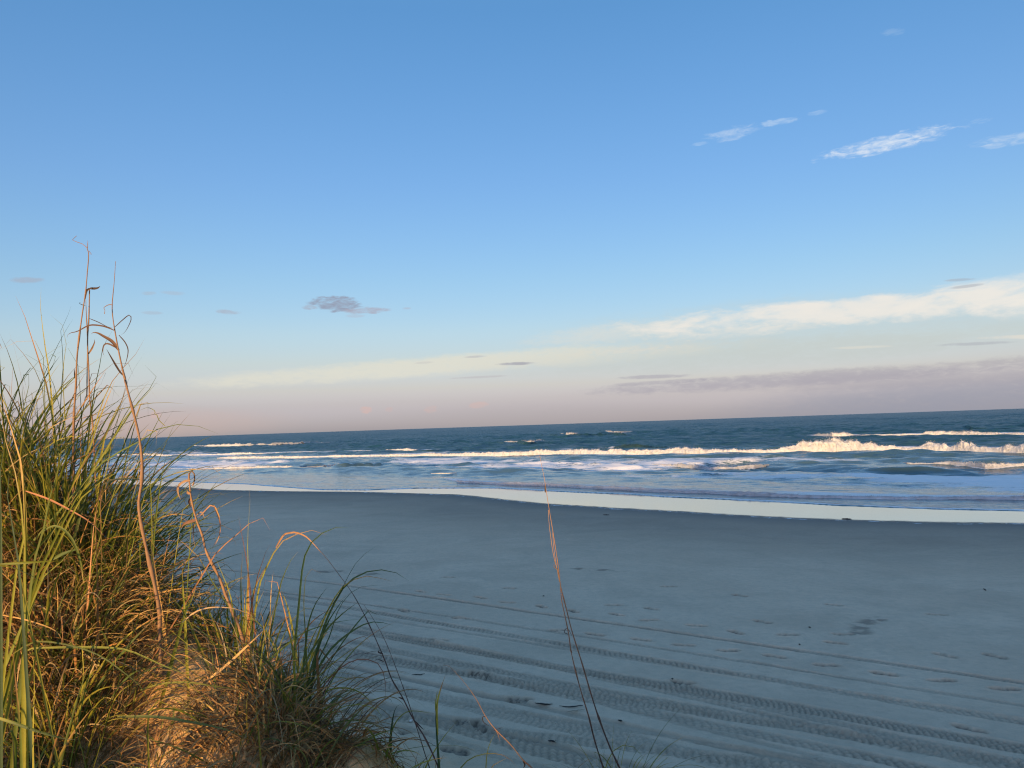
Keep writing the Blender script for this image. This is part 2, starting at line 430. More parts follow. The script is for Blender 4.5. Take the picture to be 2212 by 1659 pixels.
TRACKS = [  # traced centre line, width, depth, tread (0 smooth .. 1 deep blocks), tone
    ([(S2, [(0, 170), (700, 262), (1200, 335), (1650, 395), (2212, 485)]), (S1, [(750, 700), (1200, 765), (1700, 840), (2212, 910)])], .21, .036, .8, 1.0),
    ([(S2, [(100, 290), (800, 385), (1250, 455), (1700, 525), (2212, 605)]), (S1, [(700, 810), (1200, 895), (1700, 970), (2212, 1045)])], .15, .022, .6, .75),
    ([(S2, [(150, 340), (800, 430), (1300, 540), (1700, 600), (2212, 680)]), (S1, [(700, 905), (1300, 1000), (1800, 1085), (2212, 1150)])], .27, .030, 1., .85),
    ([(S2, [(400, 420), (1000, 515), (1700, 620), (2212, 705)])], .15, .012, .35, .4),
    ([(S2, [(100, 470), (600, 580), (1000, 640), (1500, 700), (2212, 825)]), (S1, [(600, 1030), (1100, 1120), (1700, 1220), (2212, 1310)])], .34, .032, 1., .9),
    ([(S2, [(300, 500), (900, 610), (1400, 690), (2212, 850)]), (S1, [(500, 1060), (1500, 1240)])], .22, .025, .8, .75),
    ([(S2, [(100, 550), (600, 650), (1200, 765), (1700, 870), (2212, 975)]), (S1, [(600, 1110), (1200, 1240), (1800, 1360)])], .30, .026, .9, .7),
    ([(S2, [(60, 600), (700, 730), (1200, 830), (1600, 930), (2212, 1045)]), (S1, [(400, 1180), (900, 1270), (1300, 1370), (1500, 1420)])], .27, .032, 1., .95),
    ([(S2, [(100, 720), (700, 845), (1200, 950), (1700, 1065), (2212, 1160)]), (S1, [(500, 1320), (900, 1400)])], .20, .040, .25, .8),
    ([(S2, [(150, 800), (800, 940), (1300, 1060), (1800, 1170), (2212, 1260)])], .42, .026, 1., .65),
    ([(S2, [(0, 890), (600, 1030), (1100, 1160), (1500, 1260), (2000, 1390)])], .19, .042, .2, .8),
    ([(S2, [(100, 945), (500, 1045), (900, 1150), (1500, 1310)])], .34, .022, .9, .7),
    ([(S2, [(0, 880), (500, 880), (1000, 930), (1700, 1090), (2212, 1230)])], .12, .016, .5, .6),
    ([(S2, [(300, 1090), (800, 1230), (1300, 1370)])], .16, .022, .5, .55),
    ([(S2, [(900, 600), (1500, 735), (2212, 900)]), (S1, [(300, 1010), (900, 1160), (1600, 1330)])], .16, .020, .8, .7),
    ([(S1, [(0, 1150), (500, 1260), (1000, 1350)]), (S2, [(1500, 880), (2000, 1010)])], .13, .018, .6, .6),
    ([(S1, [(900, 1190), (1500, 1290), (2212, 1400)])], .30, .024, 1., .75),
    ([(S1, [(300, 1360), (1000, 1415)]), (S2, [(1300, 1150), (2212, 1330)])], .30, .020, 1., .55),
]
FEET = S2([(605, 222), (757, 245), (1005, 262), (1195, 200), (1183, 293), (1412, 320), (1625, 350), (1900, 312), (1915, 373), (2148, 337), (2140, 412), (1770, 510), (1530, 480), (2080, 545), (720, 545), (490, 350), (870, 400), (795, 126), (990, 770), (1265, 940), (910, 1085), (985, 1100), (545, 1175), (820, 1290)]) + \
    S1([(620, 540), (455, 600), (1110, 617), (1060, 668), (215, 560), (775, 620), (140, 683), (410, 716), (690, 750), (1010, 803), (1355, 853), (1710, 897), (2095, 950), (1725, 745), (2030, 750), (1870, 1190), (50, 324), (1050, 436), (1680, 495), (480, 378), (135, 905)])
SCUFF = [S1([(1210, 605), (1215, 575), (1260, 545), (1330, 520), (1390, 515)]), S2([(1660, 68), (1760, 72), (1850, 78), (1940, 82)]), c4([(590, 405), (650, 408), (700, 405)]), c4([(770, 420), (880, 425), (960, 415)])]

SD = np.array((math.sin(R(SUN_ROT)), math.cos(R(SUN_ROT))))     # towards the sun
LAT = np.array((-SD[1], SD[0]))                                   # across it, to the right

def dune_z(x, y, u, v):
    z = 1.92 * (1 - sst(0.4, 6.6, v))
    z = np.where(v < 0.4, 1.92, z)
    def bump(cx, cy, h, rx, ry, p=2):
        return h * np.exp(-(np.abs((x - cx) / rx) ** p + np.abs((y - cy) / ry) ** p))
    m = bump(-1.75, 3.75, .95, .95, .70, 2.6)
    m = np.maximum(m, bump(-2.9, 4.0, 1.45, 1.15, .95, 2.4))
    m = np.maximum(m, bump(-1.10, 3.15, .86, .48, .55, 2.4))
    m = np.maximum(m, bump(-2.2, 2.3, .45, 1.2, 1.0, 2.4))
    m = np.maximum(m, bump(-0.66, 2.95, .55, .26, .40, 2.4))
    m = np.maximum(m, bump(-3.6, 2.2, .9, 1.0, 1.4, 2.4))
    z = z + m + bump(-.25, 3.0, .40, .42, .5) + bump(.45, 3.1, .66, .26, .4)
    w = x * LAT[0] + y * LAT[1]
    crest = 1.28 + 1.10 * sst(-1.95, -1.70, w) * sst(-1.0, -1.2, w) + 1.03 * sst(-1.05, -.75, w) + .25 * (fbm(w * .35, w * 0, 3, 3) - .5) * sst(2, 6, np.abs(w + 1.5)) + .1 * sst(3.0, 9, np.abs(w + 1.5))  # unseen ridge behind the camera, its steps and hump shaped to cast shade
    z = z + crest * np.exp(-((v + 19.4) / 4.2) ** 2)
    near = sst(8, 4.5, v) * sst(-14, -6, v)
    z = z + near * (.22 * (fbm(x * 1.7, y * 1.7, 4, 21) - .5) + .045 * (fbm(x * 7, y * 7, 4, 33) - .5))
    back = sst(-24, -60, v)
    return z + back * .8

U, V_ = np.meshgrid(us, vs)
X, Y = xy(U, V_)
Z = beach_z(V_) + dune_z(X, Y, U, V_)
mk = (V_ > 5.0) & (V_ < 21) & (U > -26) & (U < 12)
Z += np.where(mk, .03 * (fbm(U * .35, V_ * .8, 5, 41) - .5) + .016 * (fbm(U * 3.1, V_ * 4.1, 4, 51, .6) - .5), 0)
TR = np.zeros_like(Z)
r0, r1 = np.searchsorted(vs, 4.6), np.searchsorted(vs, 21.0); q0, q1 = np.searchsorted(us, -28), np.searchsorted(us, 13)
su, sv = U[r0:r1, q0:q1], V_[r0:r1, q0:q1]
dz = np.zeros_like(su); tone = np.zeros_like(su)
rag = fbm(su * 2.2, sv * 2.2, 4, 61) - .5
for k, (groups, w, dep, tread, tn) in enumerate(TRACKS):
    P = []
    for f, pts in groups:
        for x, y in f(pts):
            p = on_beach(x, y); P.append(uv(p[0], p[1]))
    P = np.array(P); pf = np.polyfit(P[:, 0], P[:, 1], 2 if len(P) > 5 else 1)
    lo, hi = P[:, 0].min(), P[:, 0].max()
    uc = np.clip(su, lo - 1, hi + 1)
    vc = np.polyval(pf, uc) + (su - uc) * np.polyval(np.polyder(pf), uc)
    vc = vc + .05 * (fbm(su * .5, su * 0 + k, 2, 70 + k) - .5)
    t = (sv - vc) / (w * .43) + .26 * rag
    box = sst(1.06, .88, np.abs(t))
    on = .65 + .35 * sst(.35, .6, fbm(su * .6 + 9 * k, sv * .6, 3, 80 + k))
    nr = max(2, round(w / .075)) / 2
    rib = np.floor((t + 1) * nr)
    ph = su / (.075 + .009 * (k % 4)) + np.abs(t) * (.8 - .5 * (k % 3)) + rib * .37
    blk = (sst(.12, .35, np.mod(ph, 1)) * sst(.95, .75, np.mod(ph, 1))) * (sst(.08, .22, np.mod((t + 1) * nr, 1)) * sst(.98, .84, np.mod((t + 1) * nr, 1)))
    crumb = fbm(su * 16, sv * 16, 3, 90 + k)
    dz += -dep * on * box * (1 - dz / -.06 * .0) + tread * .028 * box * blk * on * (.55 + .9 * crumb) + .012 * on * np.exp(-((np.abs(t) - 1.25) / .22) ** 2) * (.4 + 1.2 * crumb)
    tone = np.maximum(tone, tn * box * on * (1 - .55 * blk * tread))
dz = np.maximum(dz, -.06)
rf = random.Random(3)
for x, y in FEET:
    p = on_beach(x, y); fu, fv = uv(p[0], p[1])
    a = R(rf.uniform(-35, 35)); ca, sa = math.cos(a), math.sin(a)
    near = (np.abs(su - fu) < .4) & (np.abs(sv - fv) < .4)
    lu = (su[near] - fu) * ca + (sv[near] - fv) * sa; lv = -(su[near] - fu) * sa + (sv[near] - fv) * ca
    d1 = np.sqrt(((lu + .065) / .125) ** 2 + (lv / .085) ** 2); d2 = np.sqrt(((lu - .105) / .10) ** 2 + ((lv - .02) / .08) ** 2)
    d0 = np.minimum(d1, d2) + .35 * (fbm(lu * 18, lv * 18, 3, 5) - .5)
    k = sst(1.05, .7, d0)
    dz[near] += -.038 * k + .012 * np.exp(-((d0 - 1.3) / .26) ** 2)
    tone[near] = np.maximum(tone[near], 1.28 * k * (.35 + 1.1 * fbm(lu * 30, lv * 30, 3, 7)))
for n_, pts in enumerate(SCUFF):
    q = np.array([uv(*on_beach(x, y)[:2]) for x, y in pts])
    q = np.array([np.interp(np.linspace(0, len(q) - 1, 24), np.arange(len(q)), q[:, i]) for i in (0, 1)]).T
    near = (su > q[:, 0].min() - 1) & (su < q[:, 0].max() + 1) & (sv > q[:, 1].min() - 1) & (sv < q[:, 1].max() + 1)
    dd = np.min(np.hypot(su[near][:, None] - q[None, :, 0], (sv[near][:, None] - q[None, :, 1]) * 1.3), 1)
    k = sst(.26, .08, dd + .12 * (fbm(su[near] * 7, sv[near] * 7, 3, 15) - .5))
    dz[near] += k * .05 * (fbm(su[near] * 6, sv[near] * 6, 4, 25) - .62)
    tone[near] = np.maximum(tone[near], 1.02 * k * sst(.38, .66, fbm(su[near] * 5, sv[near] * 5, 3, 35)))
flat = sst(5.2, 6.4, sv)
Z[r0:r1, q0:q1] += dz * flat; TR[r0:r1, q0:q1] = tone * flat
dry_v = curve_at(DRY, us)[None, :]
wet = .55 * sst(-15, -3.0, V_ - dry_v) + .45 * sst(-3.5, -.3, V_ - dry_v)
film = sst(-1.0, .9, V_ - dry_v) * sst(30, 32, V_)
edge = np.exp(-((V_ - dry_v + .5 + .5 * (fbm(U * .5, V_ * .5, 2, 19) - .5)) / .5) ** 2)
# a few tongues of thin film just above its edge
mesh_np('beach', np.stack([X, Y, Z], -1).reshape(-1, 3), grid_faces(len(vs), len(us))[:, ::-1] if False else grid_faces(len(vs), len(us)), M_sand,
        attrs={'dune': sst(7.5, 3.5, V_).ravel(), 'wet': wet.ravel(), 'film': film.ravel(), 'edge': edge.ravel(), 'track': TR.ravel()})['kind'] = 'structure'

def ground(x, y):
    x = np.asarray(x, float); y = np.asarray(y, float); u, v = uv(x, y)
    return beach_z(v) + dune_z(x, y, u, v)

# ------------------------------------------------------------------ breaking waves and swells
# traced foot line of the white water with its height in pixels of the 1024 picture; lift: how far up a dark face it rides
def trace(groups):
    out = []
    for f, pts in groups:
        for (x, y), h in zip(f([p[:2] for p in pts]), [p[2] for p in pts]):
            out.append((x, y, h * (.74 if f is R7 else .87)))
    return out
BREAKERS = [
    ('longest white breaker running across the whole surf and exploding into a tall splash', .0, trace([(R7, [(560, 325, 1), (640, 326, 3.2), (1000, 324, 4), (1500, 312, 4.5), (1900, 310, 5)]), (R8, [(300, 452, 5), (500, 448, 5.5), (800, 437, 5.2), (1200, 440, 5.5), (1400, 440, 5.5)]), (R6, [(0, 480, 7), (300, 482, 7), (600, 476, 7.5), (720, 474, 10), (760, 472, 13), (840, 470, 10.5), (930, 468, 14), (980, 468, 15), (1080, 466, 14), (1160, 462, 10), (1250, 458, 8), (1400, 456, 8), (1700, 460, 9), (1900, 466, 10), (2050, 470, 11.5), (2230, 476, 12), (2500, 484, 10)])])),
    ('white foam line just seaward of the longest breaker ending at a dark curling crest', .15, trace([(R7, [(-60, 305, 2.5), (250, 310, 3.4), (700, 300, 2.8), (1000, 291, 2.6), (1400, 285, 3.2), (1750, 278, 3), (1850, 279, 1.2)])])),
    ('low white breaker farthest out on the left, nearest the horizon', .2, trace([(R7, [(415, 247, .8), (480, 250, 2.2), (700, 249, 3.6), (900, 243, 4), (1080, 236, 3.4), (1200, 229, 1.5), (1260, 225, .6)])])),
    ('white breaker nearest the beach on the left, ending in a green swell', .2, trace([(R7, [(-60, 392, 2), (120, 393, 2.6), (400, 394, 3.2), (700, 392, 3.6), (850, 390, 4.2), (1050, 388, 3.8), (1220, 386, 4.6), (1310, 376, 3.6), (1345, 366, 1)])])),
    ('short white breaker on a dark swell, above the tips of the two crossing stems', .5, trace([(R8, [(340, 350, .6), (400, 358, 2.2), (460, 368, 3.6), (540, 364, 3.8), (600, 352, 2.4), (632, 344, .6)])])),
    ('smallest whitecap breaking on the second dark swell below the horizon', .5, trace([(R8, [(752, 292, .6), (790, 300, 2.6), (850, 302, 2.8), (885, 292, .8)])])),
    ('short whitecap with a sloping left end, right of the smallest whitecap', .5, trace([(R8, [(1076, 272, .6), (1120, 288, 2.2), (1180, 295, 2.6), (1250, 288, 2), (1290, 280, .6)])])),
    ('far white breaker on the right, behind the tall splash', .2, trace([(R6, [(785, 356, .8), (850, 360, 2.2), (960, 364, 4), (1050, 362, 3.6), (1150, 362, 3), (1300, 360, 3.6), (1450, 358, 4.4), (1600, 356, 3.8), (1750, 354, 4.6), (1950, 354, 4.6), (2150, 354, 5), (2300, 354, 5), (2500, 354, 4)])])),
    ('curved white breaker close to the beach, right of the two crossing stems', .35, trace([(R8, [(1400, 514, .8), (1480, 524, 2.6), (1580, 534, 3.6), (1700, 546, 4.8), (1800, 560, 5.4), (1900, 556, 5), (2000, 552, 4.2)]), (R6, [(200, 585, 4.8), (330, 580, 4.2), (450, 572, 4), (520, 562, 3), (560, 552, .8)])])),
    ('white breaker with a clear green face at the right edge of the surf', .55, trace([(R6, [(1350, 534, .7), (1450, 546, 2), (1600, 552, 3), (1720, 556, 5), (1850, 566, 6.5), (1960, 578, 7), (2080, 572, 6.4), (2230, 566, 5.4), (2450, 560, 4)])])),
    ('faint little whitecap between the crossing stems and the beach breakers', .5, trace([(R8, [(500, 482, .5), (560, 494, 1.8), (640, 500, 1.8), (740, 492, .5)])])),
    ('tiny whitecap under the smallest ripples off the swash edge, left of the stems', .3, trace([(R7, [(1890, 418, .5), (1960, 420, 1.5), (2010, 418, 1.4), (2050, 414, .4)])])),
]
SHOREBREAK = trace([(R7, [(1940, 455, .6), (2060, 470, 1.8)]), (R8, [(0, 645, 2.4), (200, 652, 2.2), (400, 660, 2.4), (640, 668, 2.8), (1000, 686, 3), (1250, 700, 3), (1450, 712, 3.6), (1800, 722, 3.4)]), (R6, [(300, 745, 4), (700, 760, 4), (1000, 768, 4), (1400, 775, 4), (1800, 776, 4.4), (2230, 778, 5), (2500, 778, 4)])])
SWELLS = [  # unbroken humps: traced foot, height px, how green the face shows
    (trace([(R8, [(960, 395, .5), (1060, 398, 4), (1200, 402, 6.5), (1350, 402, 6.5), (1480, 395, 3), (1560, 390, .5)])]), 1.0),
    (trace([(R7, [(1780, 280, 1), (1860, 282, 4), (2000, 280, 6), (2060, 276, 4), (2110, 272, .5)])]), .9),
    (trace([(R7, [(1280, 388, 1.5), (1340, 390, 6), (1450, 384, 5.5), (1600, 375, 4), (1800, 372, 2), (2000, 372, .8), (2150, 372, .2)])]), .6),
    (trace([(R6, [(1080, 575, .6), (1200, 580, 5), (1350, 584, 7), (1600, 586, 6), (1750, 590, 4), (1880, 594, 1.5), (1960, 596, .3)])]), .7),
    (trace([(R6, [(1780, 318, .6), (1900, 322, 5), (2020, 322, 6.5), (2100, 320, 4), (2212, 318, 2), (2400, 316, .4)])]), .5),
    (trace([(R8, [(560, 305, .5), (680, 312, 3), (800, 314, 5), (920, 312, 5), (980, 310, 4), (1080, 306, 4.5), (1200, 306, 3), (1300, 302, .5)])]), .5),
    (trace([(R8, [(260, 360, .5), (340, 370, 4), (480, 380, 4.5), (620, 376, 3), (700, 370, .5)])]), .6),
    (trace([(R8, [(-200, 520, 1), (0, 522, 3), (300, 516, 4.5), (520, 510, 4), (760, 514, 3.4), (1000, 522, 2.6), (1300, 530, 3), (1500, 545, 3), (1900, 568, 2), (2200, 556, .5)])]), .35),
    (trace([(R6, [(-100, 592, 2.4), (100, 598, 3), (400, 594, 3), (560, 578, 2.6), (700, 568, .8), (760, 566, .2)])]), .5),
]
def wpoly(tr):
    P = []
    for x, y, h in tr:
        p = on_plane(x, y, SEA); dep = float(np.dot(p - CAM, RM @ np.array((0, 0, -1.0))))
        P.append((*uv(p[0], p[1]), h * dep / 768.0))
    P = np.array(P); return P[np.argsort(P[:, 0])]

# ------------------------------------------------------------------ water: one fan of sea out to the horizon
def sea():
    rr = [24.0]
    while rr[-1] < 26000:
        r = rr[-1]; rr.append(r + (max(.12, .0042 * r) if r < 330 else .0055 * r if r < 1400 else .02 * r if r < 4000 else .1 * r))
    rr = np.array(rr); th = np.r_[np.linspace(-80, -40, 160, endpoint=False), np.linspace(-40, 42, 1250, endpoint=False), np.linspace(42, 80, 120)]
    Rr, T = np.meshgrid(rr, np.radians(th), indexing='ij')
    X, Y = Rr * np.sin(T), Rr * np.cos(T)
    u, v = uv(X, Y)
    cell = np.gradient(rr)[:, None] * np.ones_like(T)
    sw = curve_at(SWASH, u)
    off = v - sw                                                # distance seaward of the swash edge
    z = np.zeros_like(u)
    rs = np.random.default_rng(5)
    grow = sst(.5, 24, off) * .75 + .25 * sst(40, 140, off)
    groups = .55 + .9 * fbm(u * .03, v * .05, 3, 201)
    for i in range(70):
        lam = 1.0 * (24 ** rs.random()); a = rs.normal(0, .5)
        if lam > 9: a *= .45
        k = 2 * np.pi / lam; ku, kv = k * math.sin(a), k * math.cos(a)
        amp = .0065 * lam ** .95 * (1 if lam < 7 else .7)
        ph = ku * u + kv * v + rs.random() * 6.28 + 1.2 * (fbm(u * .06 + i, v * .06, 2, 300 + i) if i % 3 == 0 else 0)
        fade = sst(.45, .22, cell / lam)
        if not fade.any(): continue
        s = np.sin(ph)
        z += amp * fade * (s + .35 * s * s - .17)
    z *= grow * groups
    chop = z; z = np.zeros_like(u); calm = np.zeros_like(u)
    face = np.zeros_like(u); foam = np.zeros_like(u)
    def ridge(P, h_scale, wf, wb):
        vb = np.interp(u, P[:, 0], P[:, 1]); h = np.interp(u, P[:, 0], P[:, 2], left=0, right=0) * h_scale
        d = v - vb
        hh = np.maximum(h, .05)
        t = np.where(d < 0, d / (wf * hh), d / (wb * hh))
        return h, d, np.exp(-t * t)
    for tr, gr in SWELLS:
        P = wpoly(tr)
        h, d, g = ridge(P, .72, 1.0, 3.2)
        sh = h * np.exp(-np.where(d - 1.1 * h < 0, (d - 1.1 * h) / np.maximum(.9 * h, .4), (d - 1.1 * h) / np.maximum(3.2 * h, .4)) ** 2)
        z += sh
        face = np.maximum(face, .75 * gr * sst(.05, .35, h) * np.exp(-((d - .5 * h) / np.maximum(.8 * h, .1)) ** 2))
    for lab, lift, tr in BREAKERS:
        P = wpoly(tr)
        h, d, g = ridge(P, 1.0, .8, 3.0)
        z += h * (.55 + .4 * lift) * np.exp(-np.where(d - h < 0, (d - h) / np.maximum(.7 * h, .4), (d - h) / np.maximum(3.2 * h, .4)) ** 2)
        on = sst(.05, .3, h)
        calm = np.maximum(calm, on * np.exp(-((d - h) / (2.6 * h + .8)) ** 2))
        foam = np.maximum(foam, on * 1.0 * np.exp(-((d - .8 * h) / np.maximum(1.3 * h, .3)) ** 2))
        foam = np.maximum(foam, on * .44 * sst(7, 0, d) * (d > 0))           # streaked back of the broken wave
        foam = np.maximum(foam, on * .54 * np.exp(-np.maximum(-d, 0) / 4.0) * (d < 0) * (1 - lift))
    z = z + chop * (1 - .88 * calm)
    # the shallow inner surf: sheets of old foam
    big = fbm(u * .05, v * .11, 4, 230)
    inner = sst(0, 3, off) * sst(52, 30, off)
    foam = np.maximum(foam, inner * (.28 + .42 * sst(.36, .66, big)))
    outer = sst(25, 40, off) * sst(120, 60, off)
    foam = np.maximum(foam, outer * .58 * sst(.46, .72, fbm(u * .035 + 5, v * .10, 4, 240)))
    foam = np.maximum(foam, .30 * sst(90, 140, off) * sst(.68, .78, fbm(u * .06, v * .12, 4, 250)))
    P = wpoly(SHOREBREAK)
    h, d, g = ridge(P, 1.0, .5, 2.5)
    z += .6 * h * np.exp(-np.where(d - .25 < 0, (d - .25) / .16, (d - .25) / 1.6) ** 2) * sst(.5, 2, off)
    on = sst(.02, .1, h)
    foam = np.maximum(foam, on * (.92 * np.exp(-((d - .1) / .22) ** 2) + .70 * sst(4.5, .2, d) * (d > .1)))
    foam = np.where((d < -.1) & (on > .5) & (off > 0), foam * .45, foam)
    foam = np.maximum(foam, .75 * np.exp(-((off - .15) / .26) ** 2))
    # level: rides on the beach at the swash edge
    edge_z = beach_z(sw) + .03
    lev = edge_z + (SEA - edge_z) * sst(0, 14, off)
    lev = np.maximum(lev, np.where(off < 8, beach_z(v) + .03, -9))
    z = z * sst(.3, 6, off) + lev
    z = np.where(off < 0, beach_z(v) + .03 - .45 * np.minimum(-off, .5) - .03 * np.maximum(-off - .5, 0), z)
    deep = sst(8, 95, off + 24 * (fbm(u * .03, v * .05, 3, 260) - .5))
    keep = off > -3
    F = grid_faces(len(rr), len(th))
    F = F[keep.ravel()[F].any(1)]
    used = np.unique(F); remap = np.zeros(u.size, np.int32); remap[used] = np.arange(len(used))
    Vv = np.stack([X, Y, z], -1).reshape(-1, 3)[used]
    o = mesh_np('sea', Vv, remap[F], M_water, attrs={'foam': foam.ravel()[used], 'deep': deep.ravel()[used], 'face': face.ravel()[used]})
    tag(o, kind='structure')
sea()

def n3(x, y, z, o, seed):
    """rough 3-D noise out of three 2-D ones"""
    return (fbm(x, y, o, seed) + fbm(y + 31, z, o, seed + 5) + fbm(z + 57, x, o, seed + 9)) / 3

def breaker(lab, lift, tr, idx, name='breaking_wave', group='white breakers rolling in'):
    P = wpoly(tr)
    L = np.r_[0, np.cumsum(np.hypot(np.diff(P[:, 0]), np.diff(P[:, 1])))]
    n = int(min(1400, max(40, L[-1] / .09)))
    s = np.linspace(0, L[-1], n)
    u = np.interp(s, L, P[:, 0]); v = np.interp(s, L, P[:, 1]); h = np.interp(s, L, P[:, 2])
    h = h * (.66 + .62 * fbm(s * .45, s * 0 + idx, 3, 400 + idx, .5))
    if idx in (0, 1, 2, 3, 7): h = h * (1 - .45 * sst(.52, .40, fbm(s * .08, s * 0 + idx + 40, 3, 450 + idx)) * sst(1.0, .6, h))
    m = 30
    t = np.linspace(0, 1, m)
    # cross-section: (distance seaward, height) in units of h; a bulging front that rolls over, a long back
    px = np.interp(t, [0, .1, .25, .4, .55, .7, .85, 1], [-.10, -.22, -.12, .15, .55, 1.05, 1.8, 2.8])
    pz = np.interp(t, [0, .1, .25, .4, .55, .7, .85, 1], [-.35, .10, .62, .98, 1.0, .78, .40, -.25])
    face = lift * .55
    H = h[:, None]
    vv = v[:, None] + px[None] * H * .9
    uu = u[:, None] + 0 * px[None]
    zz = face * H + pz[None] * H * (1 - face)
    env = (np.sin(np.pi * np.clip(t, 0, 1)) ** .5)[None]
    b = np.abs(n3(uu / .55, vv / .55, zz / .55, 4, 500 + idx) - .5) * 2
    c = np.abs(n3(uu * 2.6, vv * 2.6, zz * 2.6, 4, 540 + idx) - .5) * 2
    amp = (.60 * (b - .18) + .45 * (c - .16)) * H * env + .05 * (n3(uu * 9, vv * 9, zz * 9, 2, 580 + idx) - .5) * env
    nx, nz = np.gradient(pz, axis=0) * -1, np.gradient(px)
    ln = np.hypot(nx, nz); nx, nz = nx / ln, nz / ln
    vv = vv + amp * nx[None]; zz = zz + np.maximum(amp * nz[None], -.25 * H)
    uu = uu + .5 * H * env * (n3(uu * 1.3 + 40, vv * 1.3, zz * 1.3, 3, 560 + idx) - .5)
    X, Y = xy(uu, vv)
    V = np.stack([X, Y, SEA + zz], -1).reshape(-1, 3)
    F = grid_faces(n, m)[:, ::-1]
    # flecks of spray thrown above the crest
    wgt = np.clip(h, .05, 2) ** 1.3; wgt = wgt / wgt.sum()
    nf = int(min(6000, 14 * np.sum(h > .12) * (.3 + h.mean()))); i = rng.choice(n, nf, p=wgt); q = np.clip((rng.beta(1.6, 2.2, nf) * m).astype(int), 0, m - 1)
    hh = h[i]; out = rng.gamma(.8, .13, nf) * hh
    fx = X[i, q] + rng.normal(0, .05, nf) * hh; fy = Y[i, q] + rng.normal(0, .12, nf) * hh; fz = SEA + zz[i, q] + out * (q > 4)
    r = rng.uniform(.008, .030, nf) * (.5 + .7 * hh) * np.exp(-out / (hh + .02) * 1.2)
    tet = np.array(((1, 1, 1), (-1, -1, 1), (-1, 1, -1), (1, -1, -1)), float)
    tv = (np.stack([fx, fy, fz], -1)[:, None] + tet[None] * r[:, None, None]).reshape(-1, 3)
    q = np.array(((0, 1, 2, 2), (0, 3, 1, 1), (0, 2, 3, 3), (1, 3, 2, 2)))
    base = V[np.argmax(h) * m].copy(); base[2] = SEA
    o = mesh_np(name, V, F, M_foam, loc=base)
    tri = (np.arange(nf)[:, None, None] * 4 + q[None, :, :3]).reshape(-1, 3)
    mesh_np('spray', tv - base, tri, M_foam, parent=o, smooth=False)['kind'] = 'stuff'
    tag(o, lab, 'wave', group)
    return o
for i, (lab, lift, tr) in enumerate(BREAKERS):
    breaker(lab, lift, tr, i)
breaker('thin lacy line of shaded shorebreak foam closest to the wet sand', 0, SHOREBREAK, 30)
# ------------------------------------------------------------------ plants
SEG = 15
GREEN = np.array(((.175, .200, .030), (.235, .24, .034), (.125, .165, .030), (.30, .275, .045), (.085, .125, .034)))
STRAW = np.array(((.56, .38, .15), (.48, .30, .11), (.36, .205, .08), (.48, .36, .18), (.21, .12, .05), (.46, .24, .09)))
YEL = np.array((.40, .36, .07))

def unit(a): return a / np.maximum(np.linalg.norm(a, axis=-1, keepdims=True), 1e-9)

class Blades:
    """ribbon leaves with a folded midrib, gathered into one mesh of a plant"""
    def __init__(s): s.P = []; s.SD = []; s.W = []; s.C = []
    def add(s, P, side, W, Cc):
        s.P.append(P); s.SD.append(side); s.W.append(W); s.C.append(Cc)
    def mesh(s, name, mat, parent, loc, fold=.22):
        if not s.P: return None
        P = np.concatenate(s.P); sd = np.concatenate(s.SD); W = np.concatenate(s.W)[..., None]; Cc = np.concatenate(s.C)
        n, k = P.shape[:2]
        T = unit(np.gradient(P, axis=1)); N = unit(np.cross(sd, T))
        V = np.stack([P - sd * W / 2, P + N * W * fold, P + sd * W / 2], 2).reshape(-1, 3)
        i = np.arange(n * k * 3).reshape(n, k, 3)
        F = np.concatenate([np.stack([i[:, :-1, j], i[:, :-1, j + 1], i[:, 1:, j + 1], i[:, 1:, j]], -1).reshape(-1, 4) for j in (0, 1)])
        col = np.repeat(Cc[:, :, None, :], 3, 2).reshape(-1, 3)
        return mesh_np(name, V - np.asarray(loc), F, mat, parent=parent, attrs={'Col': col})

def taper(s, n):
    return np.interp(s, [0, .12, .4, .75, .93, 1], [.55, .95, 1, .62, .22, .03])[None] * np.ones((n, 1))

def leaf_colours(n, kind, r):
    s = np.linspace(0, 1, SEG)[None, :, None]
    if kind == 'green':
        base = GREEN[r.integers(0, len(GREEN), n)] * r.uniform(.8, 1.25, (n, 1))
        tip = STRAW[r.integers(0, 6, n)]
        b = YEL * r.uniform(.5, 1.1, (n, 1))
        c = base[:, None] * np.ones_like(s)
        wb = np.clip(1 - s / .28, 0, 1) * r.choice([.15, .75], (n, 1, 1), p=[.6, .4])
        c = c * (1 - wb) + b[:, None] * wb
        wt = np.clip((s - r.uniform(.62, 1.15, (n, 1, 1))) / .12, 0, 1)
        return c * (1 - wt) + tip[:, None] * wt
    base = STRAW[r.integers(0, 6, n)] * r.uniform(.6, 1.15, (n, 1))
    if kind == 'old': base = base * .75
    return base[:, None] * (1 - .15 * s)

